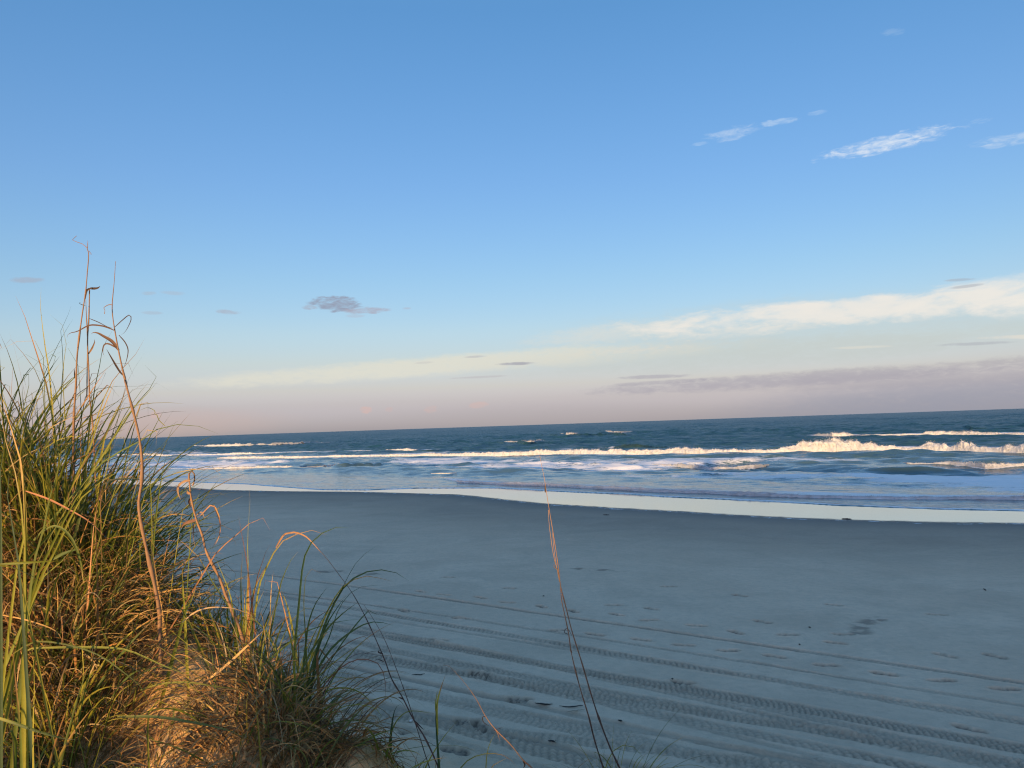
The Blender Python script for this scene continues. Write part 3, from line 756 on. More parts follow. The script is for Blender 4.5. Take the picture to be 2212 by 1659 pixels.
def grow(root, n, r, kind, L=(.4, .9), tilt=(5, 40), bend=(20, 90), w=(.006, .010), lean=None, lean_w=0.0, spread=.07, curl=.25, az=None):
    """n leaves rising from around a root; angles in degrees from the vertical"""
    rad = spread * np.sqrt(r.random(n)); ra = r.random(n) * 6.283
    x = root[0] + rad * np.cos(ra); y = root[1] + rad * np.sin(ra); z = ground(x, y) - .015
    ph = ra + r.normal(0, .7, n) if az is None else np.radians(r.normal(az[0], az[1], n))
    ln = r.uniform(*L, n); th0 = np.radians(r.uniform(*tilt, n)); bd = np.radians(r.uniform(*bend, n)); pw = r.uniform(1.1, 2.2, n)
    s = np.linspace(0, 1, SEG)
    cu = np.where(r.random(n) < curl, np.radians(r.uniform(120, 420, n)), 0)
    th = th0[:, None] + bd[:, None] * s[None] ** pw[:, None] + cu[:, None] * np.clip((s[None] - .78) / .22, 0, 1) ** 1.5
    pp = ph[:, None] + r.normal(0, .35, (n, 1)) * s[None] + np.radians(r.normal(0, 60, (n, 1))) * np.clip((s[None] - .7) / .3, 0, 1) * (cu[:, None] > 0)
    d = np.stack([np.sin(th) * np.cos(pp), np.sin(th) * np.sin(pp), np.cos(th)], -1)
    if lean is not None: d = unit(d + np.asarray(lean) * lean_w)
    st = (ln / (SEG - 1))[:, None, None] * d
    P = np.concatenate([np.zeros((n, 1, 3)), np.cumsum(st[:, :-1], 1)], 1) + np.stack([x, y, z], -1)[:, None]
    g = ground(P[..., 0], P[..., 1]) + .008 + .02 * r.random((n, 1))
    P[..., 2] = np.where(s[None] > .15, np.maximum(P[..., 2], g), P[..., 2])
    T = unit(np.gradient(P, axis=1))
    side = unit(np.stack([-np.sin(pp), np.cos(pp), 0 * pp], -1))
    tw = r.normal(0, .5, (n, 1)) + r.normal(0, 1.2, (n, 1)) * s[None]
    side = unit(side * np.cos(tw)[..., None] + np.cross(T, side) * np.sin(tw)[..., None])
    W = taper(s, n) * r.uniform(*w, n)[:, None] * 1.3
    return P, side, W, leaf_colours(n, kind, r)

def smooth_line(P, k):
    """Catmull-Rom through the points, resampled evenly"""
    P = np.asarray(P, float)
    Q = np.vstack([2 * P[0] - P[1], P, 2 * P[-1] - P[-2]]); out = []
    for i in range(1, len(Q) - 2):
        t = np.linspace(0, 1, 16, endpoint=False)[:, None]
        a, b, c, d = Q[i - 1], Q[i], Q[i + 1], Q[i + 2]
        out.append(.5 * (2 * b + (c - a) * t + (2 * a - 5 * b + 4 * c - d) * t * t + (3 * b - a - 3 * c + d) * t ** 3))
    out = np.vstack(out + [P[-1:]])
    L = np.r_[0, np.cumsum(np.linalg.norm(np.diff(out, axis=0), axis=1))]
    s = np.linspace(0, L[-1], k)
    return np.stack([np.interp(s, L, out[:, i]) for i in range(3)], -1)

def line3(pts, d0, d1=None, root=True):
    """traced line -> real line in the scene, standing d0 (foot) .. d1 (tip) metres off; the foot goes down into the sand"""
    d1 = d0 if d1 is None else d1
    n = len(pts)
    P = [at(x, y, d0 + (d1 - d0) * i / (n - 1)) for i, (x, y) in enumerate(pts)]
    if root:
        q = P[0]; gz = float(ground(q[0], q[1]))
        if q[2] > gz + .04:
            dirn = (P[0] - P[1]); dirn = dirn / np.linalg.norm(dirn)
            if dirn[2] < -.3:
                for t in np.arange(.02, 2.2, .02):
                    e = q + dirn * t * np.array((.6, .6, 1.0))
                    if e[2] < ground(e[0], e[1]) - .02: break
            else: e = np.array((q[0], q[1], gz - .02))
            mid = (q + e) / 2
            P = [e, mid] + P
        elif q[2] < gz - .05:
            P[0] = np.array((q[0], q[1], gz - .02))
    return np.array(P)

def traced_leaf(B, pts, d0, d1=None, w=.009, kind='green', r=rng, root=True, tone=None, twist=None):
    P = smooth_line(line3(pts, d0, d1, root), SEG)[None]
    T = unit(np.gradient(P, axis=1)); view = unit(P - CAM)
    side = unit(np.cross(T, view)); s = np.linspace(0, 1, SEG)
    t0, t1 = (r.normal(0, .45), r.normal(0, .9)) if twist is None else twist
    tw = (t0 + t1 * s)[None]
    side = unit(side * np.cos(tw)[..., None] + np.cross(T, side) * np.sin(tw)[..., None])
    c = leaf_colours(1, kind, r)
    if tone is not None: c = np.ones((1, SEG, 1)) * np.asarray(tone)
    B.add(P, side, taper(s, 1) * w * 1.2, c)

def tube(pts3, r0, r1, name, mat, parent, loc, col, k=40, knots=()):
    P = smooth_line(pts3, k); T = unit(np.gradient(P, axis=0))
    a = unit(np.cross(T, np.array((.3, .9, .2)))); b = np.cross(T, a)
    s = np.linspace(0, 1, k)
    rr = (r0 + (r1 - r0) * s ** 1.1) * (1 + .10 * np.sin(s * 57)) * (1 + .08 * rng.normal(size=k))
    for kn in knots: rr = rr * (1 + .5 * np.exp(-((s - kn) / .012) ** 2))
    ang = np.linspace(0, 2 * np.pi, 7)[:-1]
    V = P[:, None] + rr[:, None, None] * (np.cos(ang)[None, :, None] * a[:, None] + np.sin(ang)[None, :, None] * b[:, None])
    i = np.arange(k * 6).reshape(k, 6); j = np.roll(i, -1, 1)
    F = np.stack([i[:-1], j[:-1], j[1:], i[1:]], -1).reshape(-1, 4)
    c = np.asarray(col)[None] * (1 + .25 * (fbm(s * 14, s * 0, 3, int(r0 * 1e6) % 97) - .5))[:, None] if np.ndim(col) == 1 else np.asarray([np.interp(s, np.linspace(0, 1, len(col)), np.asarray(col)[:, q]) for q in range(3)]).T
    return mesh_np(name, V.reshape(-1, 3) - np.asarray(loc), F, mat, parent=parent, attrs={'Col': np.repeat(c, 6, 0)})

def empty(name, loc, label, cat, group=None):
    o = bpy.data.objects.new(name, None); C.objects.link(o); o.location = loc; o.empty_display_size = .1
    return tag(o, label, cat, group)

def root_at(px, py, d):
    p = at(px, py, d); return np.array((p[0], p[1], float(ground(p[0], p[1]))))

def hit(px, py):
    d = ray(px, py)
    for t in np.arange(1.2, 7, .02):
        q = CAM + t * d; gz = float(ground(q[0], q[1]))
        if q[2] < gz: return np.array((q[0], q[1], gz))
    return root_at(px, py, 3.5)

GR = 'clumps of dune grass'
def clump(label, px, py, d, green=None, dry=None, traced=(), traced_dry=(), seed=0, group=GR, xy0=None):
    r = np.random.default_rng(1000 + seed)
    p = (hit(px, py) if d is None else root_at(px, py, d)) if xy0 is None else np.array((*xy0, float(ground(*xy0))))
    o = empty('grass_clump', p, label, 'dune grass', group)
    B = Blades()
    for kw in (green or []):
        kw = dict(kw); off = kw.pop('off', (0, 0)); n = kw.pop('n')
        B.add(*grow((p[0] + off[0], p[1] + off[1]), n, r, 'green', **kw))
    for t in traced: traced_leaf(B, *t[:2], **{**dict(r=r), **(t[2] if len(t) > 2 else {})})
    B.mesh('green_leaves', M_leaf, o, p)
    Dd = Blades()
    for kw in (dry or []):
        kw = dict(kw); off = kw.pop('off', (0, 0)); n = kw.pop('n'); old = kw.pop('kind', 'dry')
        Dd.add(*grow((p[0] + off[0], p[1] + off[1]), n, r, old, **kw))
    for t in traced_dry: traced_leaf(Dd, *t[:2], **{**dict(r=r, kind='dry'), **(t[2] if len(t) > 2 else {})})
    Dd.mesh('dry_leaves', M_dry, o, p)
    return o

RV = lambda pts: pts[::-1]
thin = dict(w=.004); mid = dict(w=.007); wide = dict(w=.012)
# the big clump crowning the dune
clump('tallest green grass clump, crowning the dune behind the thick dead stalk', 62, 476, 3.9, seed=1,
      green=[dict(n=280, L=(.5, 1.1), tilt=(2, 36), bend=(10, 80), spread=.26), dict(n=220, L=(.45, 1.0), tilt=(10, 50), bend=(40, 130), spread=.28, w=(.003, .006), curl=.5),
             dict(n=150, L=(.55, 1.1), tilt=(5, 35), bend=(20, 90), spread=.18, off=(-.35, -.05)), dict(n=110, L=(.5, .95), tilt=(5, 36), bend=(20, 80), spread=.16, off=(.14, 0)), dict(n=26, L=(.55, .95), tilt=(12, 40), bend=(10, 60), spread=.10, off=(.2, 0), lean=(1, 0, 0), lean_w=.3)],
      dry=[dict(n=380, L=(.4, .85), tilt=(8, 60), bend=(50, 150), spread=.3, w=(.002, .005), curl=.5), dict(n=320, L=(.35, .8), tilt=(10, 65), bend=(40, 120), spread=.3, w=(.003, .007), off=(-.4, -.1), kind='old')],
      traced=[(c1([(200, 1659), (130, 1350), (60, 1150), (0, 1020)]), 3.8, mid), (c1([(480, 1659), (400, 1350), (320, 1100), (240, 850), (150, 650)]), 3.8, dict(w=.0085)),
              (c1([(500, 1659), (470, 1350), (430, 1100), (400, 850), (388, 700), (398, 565)]), 3.9, dict(w=.008)),
              (c1([(620, 1659), (605, 1400), (640, 1150), (630, 1030), (600, 920), (588, 880), (540, 840), (475, 825)]), 3.9, dict(w=.006)),
              (c1([(590, 1640), (612, 1300), (597, 1100), (590, 950), (640, 850), (740, 780), (722, 742), (690, 745)]), 3.95, dict(w=.005)),
              (c1([(900, 1659), (960, 1350), (1000, 1130), (1085, 990)]), 3.8, mid), (c1([(1000, 1659), (1130, 1420), (1250, 1290), (1340, 1180), (1400, 1065)]), 3.8, mid),
              (c1([(1180, 1659), (1250, 1450), (1330, 1300), (1395, 1210)]), 3.8, thin),
              (c1([(1350, 1659), (1480, 1540), (1525, 1480), (1490, 1400), (1400, 1320)]), 3.8, dict(w=.006)),
              (c1([(820, 1659), (850, 1560), (1000, 1550), (1150, 1525), (1300, 1530), (1450, 1502), (1560, 1505), (1620, 1570), (1680, 1590)]), 3.8, thin),
              (c1([(1200, 1659), (1280, 1560), (1400, 1525), (1500, 1590), (1532, 1659)]), 3.8, thin),
              (c1([(1340, 1659), (1395, 1560), (1400, 1490), (1350, 1465), (1300, 1500)]), 3.8, thin),
              (c1([(420, 1650), (390, 1450), (250, 1250), (150, 1100), (40, 1060), (10, 1180)]), 3.8, thin), (c1([(560, 1659), (450, 1350), (320, 1240), (180, 1220), (80, 1330)]), 3.8, thin),
              (c1([(430, 1500), (420, 1250), (370, 1120), (290, 1065), (180, 1085), (0, 1180)]), 3.8, thin),
              (c1([(780, 1659), (745, 1250), (700, 1180), (620, 1155), (520, 1190), (490, 1240)]), 3.8, thin), (c1([(250, 1659), (150, 1200), (120, 1100), (85, 990)]), 3.8, thin)])
clump('green clump of long stiff leaves leaning seaward in front of the person', 84, 484, 3.75, seed=2,
      green=[dict(n=8, L=(.4, .7), tilt=(5, 40), bend=(10, 60), spread=.08, lean=(1, 0, 0), lean_w=.5), dict(n=16, L=(.4, .7), tilt=(20, 60), bend=(20, 80), spread=.12)],
      dry=[dict(n=130, L=(.25, .6), tilt=(20, 80), bend=(50, 130), spread=.22, w=(.003, .006))],
      traced=[(c2([(700, 1000), (850, 700), (930, 450), (1010, 250), (1110, 0)]), 3.6, wide), (c2([(900, 800), (1000, 560), (1080, 400), (1160, 250), (1240, 0)]), 3.6, wide),
              (c2([(880, 900), (1050, 640), (1170, 420), (1300, 250), (1400, 150), (1530, 0)]), 3.6, dict(w=.010)), (c2([(930, 880), (1060, 700), (1180, 470), (1280, 340)]), 3.6, mid),
              (c2([(820, 1050), (850, 600), (880, 250), (895, 0)]), 3.7, dict(w=.010)), (c2([(960, 900), (1000, 600), (1100, 330), (1180, 200), (1235, 130)]), 3.7, wide),
              (c2([(850, 1060), (1050, 920), (1180, 840), (1300, 790), (1480, 750)]), 3.3, dict(w=.011)),
              (c2([(950, 830), (1150, 690), (1360, 580), (1500, 480), (1600, 437), (1760, 420), (1900, 435), (2010, 457), (2110, 510)]), 3.5, dict(w=.0085)),
              (c2([(1600, 437), (1540, 380), (1515, 320), (1485, 325), (1500, 300), (1430, 258), (1340, 290)]), 3.5, 3.5, dict(w=.0028, root=False))][:-1] +
             [(c2([(1600, 437), (1540, 380), (1515, 322), (1487, 318), (1505, 295), (1430, 258), (1340, 290)]), 3.5, dict(w=.003, root=False))])
# matted old growth under it
for k, (px, py, d, n, lab) in enumerate([(15, 560, None, 300, 'dark matted heap of dead grass at the left frame edge'), (70, 540, 3.5, 320, 'dark matted heap of dead grass right under the thick dead stalk'),
                                         (40, 640, None, 230, 'brown matted dead grass behind the yellow based leaves'), (95, 590, None, 220, 'tangled brown dead grass between the dark heap and the leaning stalk')]):
    clump(lab, px, py, d, seed=10 + k, group='old grass heaps',
          green=[dict(n=26, L=(.3, .65), tilt=(8, 60), bend=(20, 110), spread=.3)],
          dry=[dict(n=n, L=(.2, .62), tilt=(5, 85), bend=(40, 130), spread=.32, w=(.004, .008)), dict(n=n, L=(.2, .6), tilt=(20, 80), bend=(30, 110), spread=.32, w=(.0025, .006))])
# tall leaves close to the lens on the left
clump('front green clump with bright yellow leaf bases, nearest the camera', 55, 735, None, seed=3,
      green=[dict(n=70, L=(.35, .75), tilt=(3, 35), bend=(10, 70), spread=.17), dict(n=50, L=(.3, .6), tilt=(20, 70), bend=(30, 110), spread=.2, w=(.003, .006))],
      dry=[dict(n=90, L=(.2, .55), tilt=(20, 80), bend=(30, 120), spread=.22, w=(.002, .005))],
      traced=[(cL([(270, 1659), (275, 1300), (280, 950), (265, 700), (240, 400), (190, 200), (130, 0), (60, -240), (0, -420)]), 2.35, dict(w=.0115)),
              (cL([(285, 1500), (278, 1000), (262, 650), (250, 350), (250, 100), (255, 0), (262, -160), (225, -300)]), 2.35, dict(w=.010)),
              (cL([(340, 1640), (400, 1300), (490, 1000), (540, 720), (600, 500), (690, 280), (745, 140)]), 2.45, dict(w=.010)),
              (cL([(350, 1659), (450, 1350), (600, 1050), (720, 850), (850, 650), (1000, 450), (1130, 250), (1250, 20)]), 2.55, dict(w=.011)),
              (cL([(380, 1659), (520, 1330), (680, 1000), (820, 740), (960, 560), (1060, 420), (1200, 300)]), 2.6, dict(w=.010)),
              (cL([(420, 1659), (560, 1400), (700, 1080), (790, 880), (900, 700), (1100, 540), (1382, 385)]), 2.6, dict(w=.0105)),
              (cL([(600, 1659), (700, 1430), (820, 1240), (900, 1090), (980, 990)]), 2.6, dict(w=.009)),
              (cL([(440, 1659), (540, 1520), (680, 1400), (850, 1200), (960, 1010)]), 2.6, dict(w=.010)),
              (cL([(480, 1080), (540, 1035), (600, 1025), (700, 1070), (800, 1200), (870, 1400), (912, 1659)]), 2.3, dict(w=.006, root=False)),
              (cL([(-60, 1450), (200, 1430), (450, 1415), (700, 1404), (760, 1410)]), 2.1, dict(w=.006, root=False)),
              (cL([(-60, 1452), (100, 1470), (260, 1530), (400, 1600), (480, 1659)]), 2.1, dict(w=.006, root=False)),
              (cL([(570, 1390), (680, 1330), (800, 1290), (900, 1275)]), 2.6, dict(w=.009, root=False)),
              (cL([(240, 1659), (170, 1450), (110, 1290), (30, 1150), (-40, 1050)]), 2.3, mid)],
      traced_dry=[(cL([(280, 645), (520, 730), (720, 830), (900, 930), (1000, 1000), (1150, 1150)]), 2.7, dict(w=.0055, root=False, tone=(.42, .20, .10))),
                  (cL([(80, 1659), (70, 1500), (40, 1400), (0, 1290)]), 2.3, thin)])
clump('shade-dulled green stiff leaves at the very left edge of the dune', 8, 700, 2.2, seed=4,
      green=[dict(n=16, L=(.5, .85), tilt=(2, 28), bend=(5, 50), spread=.12)],
      traced=[(cL([(215, 1600), (180, 1300), (120, 950), (80, 700), (68, 500), (105, 350)]), 2.2, dict(w=.0095, tone=(.045, .085, .045))),  # dark bluish tone paints the shade on these leaves
              (cL([(10, 1500), (10, 1000), (0, 500), (30, 250), (60, 60)]), 2.2, dict(w=.0095, tone=(.05, .09, .04))),
              (cL([(180, 1500), (260, 1100), (175, 500), (110, 250), (50, 60), (0, -260)]), 2.3, mid)])
# middle of the dune, by the leaning dead stalk
clump('mixed green and dry clump at the foot of the leaning dead stalk', 146, 590, 3.75, seed=5,
      green=[dict(n=38, L=(.25, .6), tilt=(5, 50), bend=(10, 80), spread=.16), dict(n=22, L=(.25, .55), tilt=(20, 70), bend=(30, 110), spread=.2, w=(.003, .006))],
      dry=[dict(n=110, L=(.2, .5), tilt=(5, 55), bend=(10, 80), spread=.2, w=(.003, .006))],
      traced=[(c2([(1300, 1150), (1380, 900), (1420, 790), (1455, 680)]), 3.5, mid), (c2([(1470, 1560), (1460, 1100), (1445, 900), (1450, 760)]), 3.5, mid),
              (c2([(1490, 1500), (1530, 1150), (1570, 900), (1600, 760), (1625, 690)]), 3.5, dict(w=.008)), (c2([(1280, 1150), (1340, 920), (1330, 800), (1180, 960), (1100, 1080)]), 3.6, thin),
              (c2([(990, 1010), (1080, 960), (1250, 945), (1400, 965), (1450, 990)]), 3.5, dict(w=.007, root=False, tone=(.03, .05, .035))),
              (c2([(1400, 1100), (1440, 1000), (1430, 920), (1390, 905)]), 3.5, thin), (c2([(1100, 1080), (1200, 880), (1280, 800), (1400, 720), (1580, 710)]), 3.5, thin)],
      traced_dry=[(c2([(900, 1480), (930, 1250), (970, 1080), (985, 1010)]), 3.3, dict(w=.006, tone=(.45, .24, .12))), (c2([(1240, 1480), (1270, 1200), (1260, 1080), (1225, 1010), (1180, 1050), (1190, 1130)]), 3.5, dict(w=.006)),
                  (c2([(1470, 1659), (1445, 1560), (1430, 1490)]), 3.4, wide), (c2([(940, 1150), (1100, 1300), (1200, 1420), (1280, 1470)]), 3.3, wide), (c2([(980, 1000), (1090, 1130), (1150, 1330), (1200, 1400)]), 3.4, thin)])
clump('small mixed clump between the leaning stalk and the looped dead stem', 196, 610, 3.75, seed=6,
      green=[dict(n=30, L=(.2, .45), tilt=(10, 60), bend=(10, 80), spread=.14)], dry=[dict(n=90, L=(.15, .4), tilt=(10, 60), bend=(10, 80), spread=.16, w=(.002, .005))],
      traced=[(c3([(1430, 490), (1350, 380), (1270, 290)]), 3.2, dict(w=.013)), (c3([(1420, 480), (1470, 370), (1520, 230)]), 3.2, dict(w=.013)), (c3([(1420, 460), (1405, 250), (1400, 60)]), 3.25, dict(w=.010))])
clump('upright bright green clump beside the looped dead stem, before the grey beach', 236, 662, None, seed=7,
      green=[dict(n=44, L=(.2, .5), tilt=(2, 28), bend=(5, 50), spread=.13), dict(n=20, L=(.2, .45), tilt=(15, 60), bend=(20, 90), spread=.15, w=(.003, .006))],
      dry=[dict(n=110, L=(.12, .4), tilt=(5, 75), bend=(10, 110), spread=.15, w=(.003, .006))],
      traced=[(cM([(560, 1250), (575, 950), (570, 700), (580, 500), (590, 350), (575, 215)]), 3.3, dict(w=.006)), (cM([(640, 1200), (680, 1000), (750, 850), (820, 720), (900, 660), (1000, 620), (1100, 597), (1215, 635)]), 3.3, mid),
              (cM([(600, 1250), (620, 1100), (660, 1000), (740, 860)]), 3.3, dict(w=.010)), (cM([(840, 1040), (880, 930), (930, 830), (980, 772)]), 3.3, dict(w=.007)),
              (cM([(460, 1300), (420, 1100), (340, 900), (300, 800)]), 3.3, mid), (cM([(520, 1250), (515, 1000), (525, 850), (530, 760)]), 3.3, dict(w=.008)),
              (cM([(430, 1250), (300, 1050), (160, 800), (60, 720), (0, 660)]), 3.35, dict(w=.007)), (cM([(100, 700), (130, 420), (180, 290), (222, 195)]), 3.45, dict(w=.006)), (cM([(20, 560), (60, 400), (200, 325), (330, 290), (420, 320), (445, 345)]), 3.45, dict(w=.004))],
      traced_dry=[(cM([(300, 800), (400, 700), (520, 600), (600, 530), (680, 495), (730, 520), (755, 600)]), 3.3, dict(w=.0055, tone=(.38, .19, .10))), (cM([(570, 900), (520, 620), (495, 480)]), 3.3, dict(w=.005, tone=(.16, .07, .05))),
                  (cM([(650, 980), (690, 860), (720, 770), (770, 690)]), 3.3, dict(w=.008, tone=(.48, .22, .10))), (cM([(800, 740), (860, 640), (900, 622), (960, 615), (1040, 645), (1100, 700), (1170, 780)]), 3.3, dict(w=.0065, tone=(.36, .20, .11), root=False)),
                  (cM([(760, 1130), (770, 1000), (760, 950), (790, 935), (800, 1010)]), 3.3, dict(w=.005)), (cM([(840, 1130), (790, 1000), (680, 1040), (740, 1200)]), 3.3, dict(w=.006)),
                  (cM([(190, 480), (270, 390), (320, 430), (345, 540), (340, 640), (290, 750)]), 3.4, dict(w=.004, root=False)), (cM([(575, 1050), (575, 930), (565, 860)]), 3.3, wide)])
# right flank, in the shade; dark leaf tones paint in more of it
q4 = lambda *p: c4(list(p))
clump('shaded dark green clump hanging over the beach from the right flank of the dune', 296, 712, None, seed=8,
      green=[dict(n=14, L=(.3, .6), tilt=(5, 45), bend=(20, 90), spread=.10, lean=(1, 0, 0), lean_w=.15), dict(n=26, L=(.2, .5), tilt=(20, 80), bend=(40, 120), spread=.12, w=(.003, .006))],
      dry=[dict(n=260, L=(.2, .55), tilt=(20, 90), bend=(60, 130), spread=.17, w=(.002, .005), kind='old')],
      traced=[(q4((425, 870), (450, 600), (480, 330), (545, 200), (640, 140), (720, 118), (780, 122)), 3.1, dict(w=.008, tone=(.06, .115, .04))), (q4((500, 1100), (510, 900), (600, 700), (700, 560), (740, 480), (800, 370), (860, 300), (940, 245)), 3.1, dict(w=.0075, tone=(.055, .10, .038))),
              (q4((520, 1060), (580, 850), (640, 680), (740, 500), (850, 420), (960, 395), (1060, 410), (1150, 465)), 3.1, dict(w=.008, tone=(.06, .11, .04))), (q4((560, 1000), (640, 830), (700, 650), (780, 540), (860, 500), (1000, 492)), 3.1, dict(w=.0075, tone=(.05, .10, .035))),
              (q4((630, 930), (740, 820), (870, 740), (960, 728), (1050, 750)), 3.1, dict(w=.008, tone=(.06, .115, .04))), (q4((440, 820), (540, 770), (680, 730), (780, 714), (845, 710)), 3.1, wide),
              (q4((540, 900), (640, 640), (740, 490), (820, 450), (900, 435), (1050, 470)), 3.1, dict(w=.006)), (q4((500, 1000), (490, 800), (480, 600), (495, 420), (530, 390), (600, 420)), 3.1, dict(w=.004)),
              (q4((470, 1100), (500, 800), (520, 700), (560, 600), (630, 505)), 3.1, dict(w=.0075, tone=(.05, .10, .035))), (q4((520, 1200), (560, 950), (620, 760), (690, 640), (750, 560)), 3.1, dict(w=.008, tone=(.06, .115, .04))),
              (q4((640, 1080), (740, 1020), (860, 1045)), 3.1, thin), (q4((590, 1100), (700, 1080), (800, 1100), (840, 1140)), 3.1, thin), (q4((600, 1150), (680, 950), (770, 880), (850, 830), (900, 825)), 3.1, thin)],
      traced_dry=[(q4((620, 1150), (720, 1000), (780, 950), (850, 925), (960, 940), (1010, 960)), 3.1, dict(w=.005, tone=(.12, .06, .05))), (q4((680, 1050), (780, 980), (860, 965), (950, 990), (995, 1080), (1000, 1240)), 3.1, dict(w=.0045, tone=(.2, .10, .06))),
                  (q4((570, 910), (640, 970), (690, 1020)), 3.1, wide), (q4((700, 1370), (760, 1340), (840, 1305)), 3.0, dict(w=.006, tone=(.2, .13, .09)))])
clump('brown hanging mat of dry grass on the lower right of the dune', 272, 760, None, seed=20, group='old grass heaps',
      dry=[dict(n=260, L=(.12, .32), tilt=(10, 85), bend=(60, 140), spread=.2, w=(.003, .006)), dict(n=120, L=(.2, .45), tilt=(20, 80), bend=(50, 120), spread=.26, w=(.002, .005), kind='old')],
      green=[dict(n=14, L=(.25, .5), tilt=(10, 70), bend=(20, 100), spread=.2, w=(.004, .007))])
clump('reddish dry grass mat below the bare sand patch', 182, 792, None, seed=21, group='old grass heaps',
      dry=[dict(n=150, L=(.1, .26), tilt=(20, 90), bend=(40, 120), spread=.22, w=(.003, .006))], green=[dict(n=14, L=(.15, .35), tilt=(20, 75), bend=(30, 100), spread=.22, w=(.003, .006))])
clump('low arching green and straw clump in the lower left corner', 40, 775, None, seed=22,
      green=[dict(n=36, L=(.25, .6), tilt=(15, 70), bend=(30, 100), spread=.25, w=(.003, .006))], dry=[dict(n=150, L=(.15, .4), tilt=(20, 85), bend=(30, 110), spread=.22, w=(.0025, .005))],
      traced=[(c3([(-60, 1260), (100, 1310), (300, 1380), (480, 1430), (600, 1445)]), 2.0, dict(w=.007, root=False)), (c3([(100, 780), (250, 690), (400, 690), (600, 730), (760, 790), (870, 860), (960, 930), (1080, 1030), (1150, 1180), (1160, 1300)]), 2.3, dict(w=.0045, root=False)),
              (c3([(160, 780), (240, 740), (700, 730), (950, 745), (1100, 800), (1300, 890), (1500, 960)]), 2.5, dict(w=.006, root=False)), (c3([(1080, 1060), (1250, 1010), (1450, 1000), (1650, 1030), (1900, 1060)]), 2.6, dict(w=.005, root=False)),
              (c3([(1150, 1190), (1350, 1200), (1500, 1225), (1620, 1270)]), 2.5, dict(w=.006)), (c3([(900, 1265), (1200, 1265), (1500, 1310), (1760, 1370), (1900, 1440)]), 2.4, dict(w=.007, root=False)),
              (c3([(165, 1659), (150, 1300), (120, 1000), (95, 700)]), 2.1, mid), (c3([(255, 1659), (255, 1300), (265, 1000), (250, 740)]), 2.1, dict(w=.006)), (c3([(660, 1640), (560, 1300), (470, 1020), (400, 850), (300, 620)]), 2.2, dict(w=.0065)),
              (c3([(2010, 1659), (1990, 1400), (1975, 1200), (1970, 1040)]), 2.6, dict(w=.006)), (c3([(1570, 1659), (1620, 1450), (1650, 1350)]), 2.5, dict(w=.006)), (c3([(630, 700), (640, 950), (600, 1180), (450, 1290)]), 2.4, dict(w=.003, root=False)),
              (c3([(1080, 440), (1150, 300), (1050, 420), (800, 350), (500, 390), (320, 560)]), 2.8, thin)],
      traced_dry=[(c3([(1600, 980), (1750, 860), (1880, 740), (2030, 600)]), 2.9, dict(w=.008, root=False, tone=(.55, .36, .15))), (c3([(1400, 540), (1500, 460), (1620, 425), (1780, 430), (1900, 470), (2020, 540)]), 3.0, dict(w=.006, root=False, tone=(.5, .34, .17))),
                  (c3([(920, 900), (860, 1050), (950, 1050), (850, 1330)]), 2.5, dict(w=.003, root=False)), (c3([(0, 480), (200, 520), (420, 600), (480, 700), (430, 720)]), 2.3, dict(w=.0035, root=False))])
for k, (px, py, d, ng, nd, lab, grp, hs) in enumerate([(*q, .5 if 100 < q[0] and q[1] > 600 else 1.0) for q in [
        (22, 478, 4.0, 26, 460, 'highest heap of old straw at the left frame edge, under the tall leaves', 'old grass heaps'),
        (60, 488, 3.9, 26, 460, 'old straw heap round the foot of the thickest dead stalk', 'old grass heaps'),
        (48, 510, 3.6, 24, 420, 'old straw heap just below the highest one', 'old grass heaps'),
        (18, 668, None, 40, 110, 'grassy tuft at the left frame edge beside the bright leaf bases', GR),
        (58, 705, None, 34, 80, 'green and straw tuft on the left rim of the bare sand patch', GR),
        (80, 772, None, 36, 170, 'bushy tuft at the lower left of the bare sand patch', GR),
        (12, 752, None, 40, 120, 'lowest tuft in the left corner of the dune', GR),
        (138, 788, None, 30, 200, 'tuft with long arching leaves below the middle of the bare sand patch', GR),
        (226, 790, None, 14, 210, 'thick golden straw mat right below the bare sand patch', 'old grass heaps'),
        (305, 752, None, 12, 260, 'darkest straw mat at the lower right end of the dune', 'old grass heaps'),
        (288, 708, None, 8, 120, 'straw mat under the shaded dark green clump', 'old grass heaps'),
        (96, 612, 3.65, 34, 120, 'straw and green tuft on the upper rim of the bare sand patch', GR),
        (222, 630, 3.6, 22, 80, 'small tuft on the crest right above the bare sand patch', GR)]]):
    clump(lab, px, py, d, seed=50 + k, group=grp,
          green=[dict(n=int(ng * (.4 + .6 * hs)), L=(.2 * hs, .55 * hs), tilt=(8, 65), bend=(20, 110), spread=.17, w=(.003, .008))],
          dry=[dict(n=int(nd * hs), L=(.16 * hs, .48 * hs), tilt=(8, 85), bend=(40, 130), spread=.18, w=(.0025, .006)), dict(n=nd // 3, L=(.2 * hs, .5 * hs), tilt=(10, 80), bend=(40, 120), spread=.2, w=(.003, .007), kind='old')])
for k, (px, py, lab) in enumerate([(30, 715, 'fine tangled tuft between the bright leaf bases and the left frame edge'), (66, 668, 'fine tangled tuft under the reddish straw crossing the heap'), (104, 700, 'fine tangled tuft touching the left side of the bare sand patch'), (250, 700, 'fine tangled tuft touching the right side of the bare sand patch')]):
    clump(lab, px, py, None, seed=90 + k, green=[dict(n=60, L=(.15, .45), tilt=(5, 65), bend=(20, 120), spread=.2, w=(.002, .005), curl=.4)],
          dry=[dict(n=150, L=(.12, .4), tilt=(10, 85), bend=(30, 130), spread=.2, w=(.002, .0045), curl=.4)])
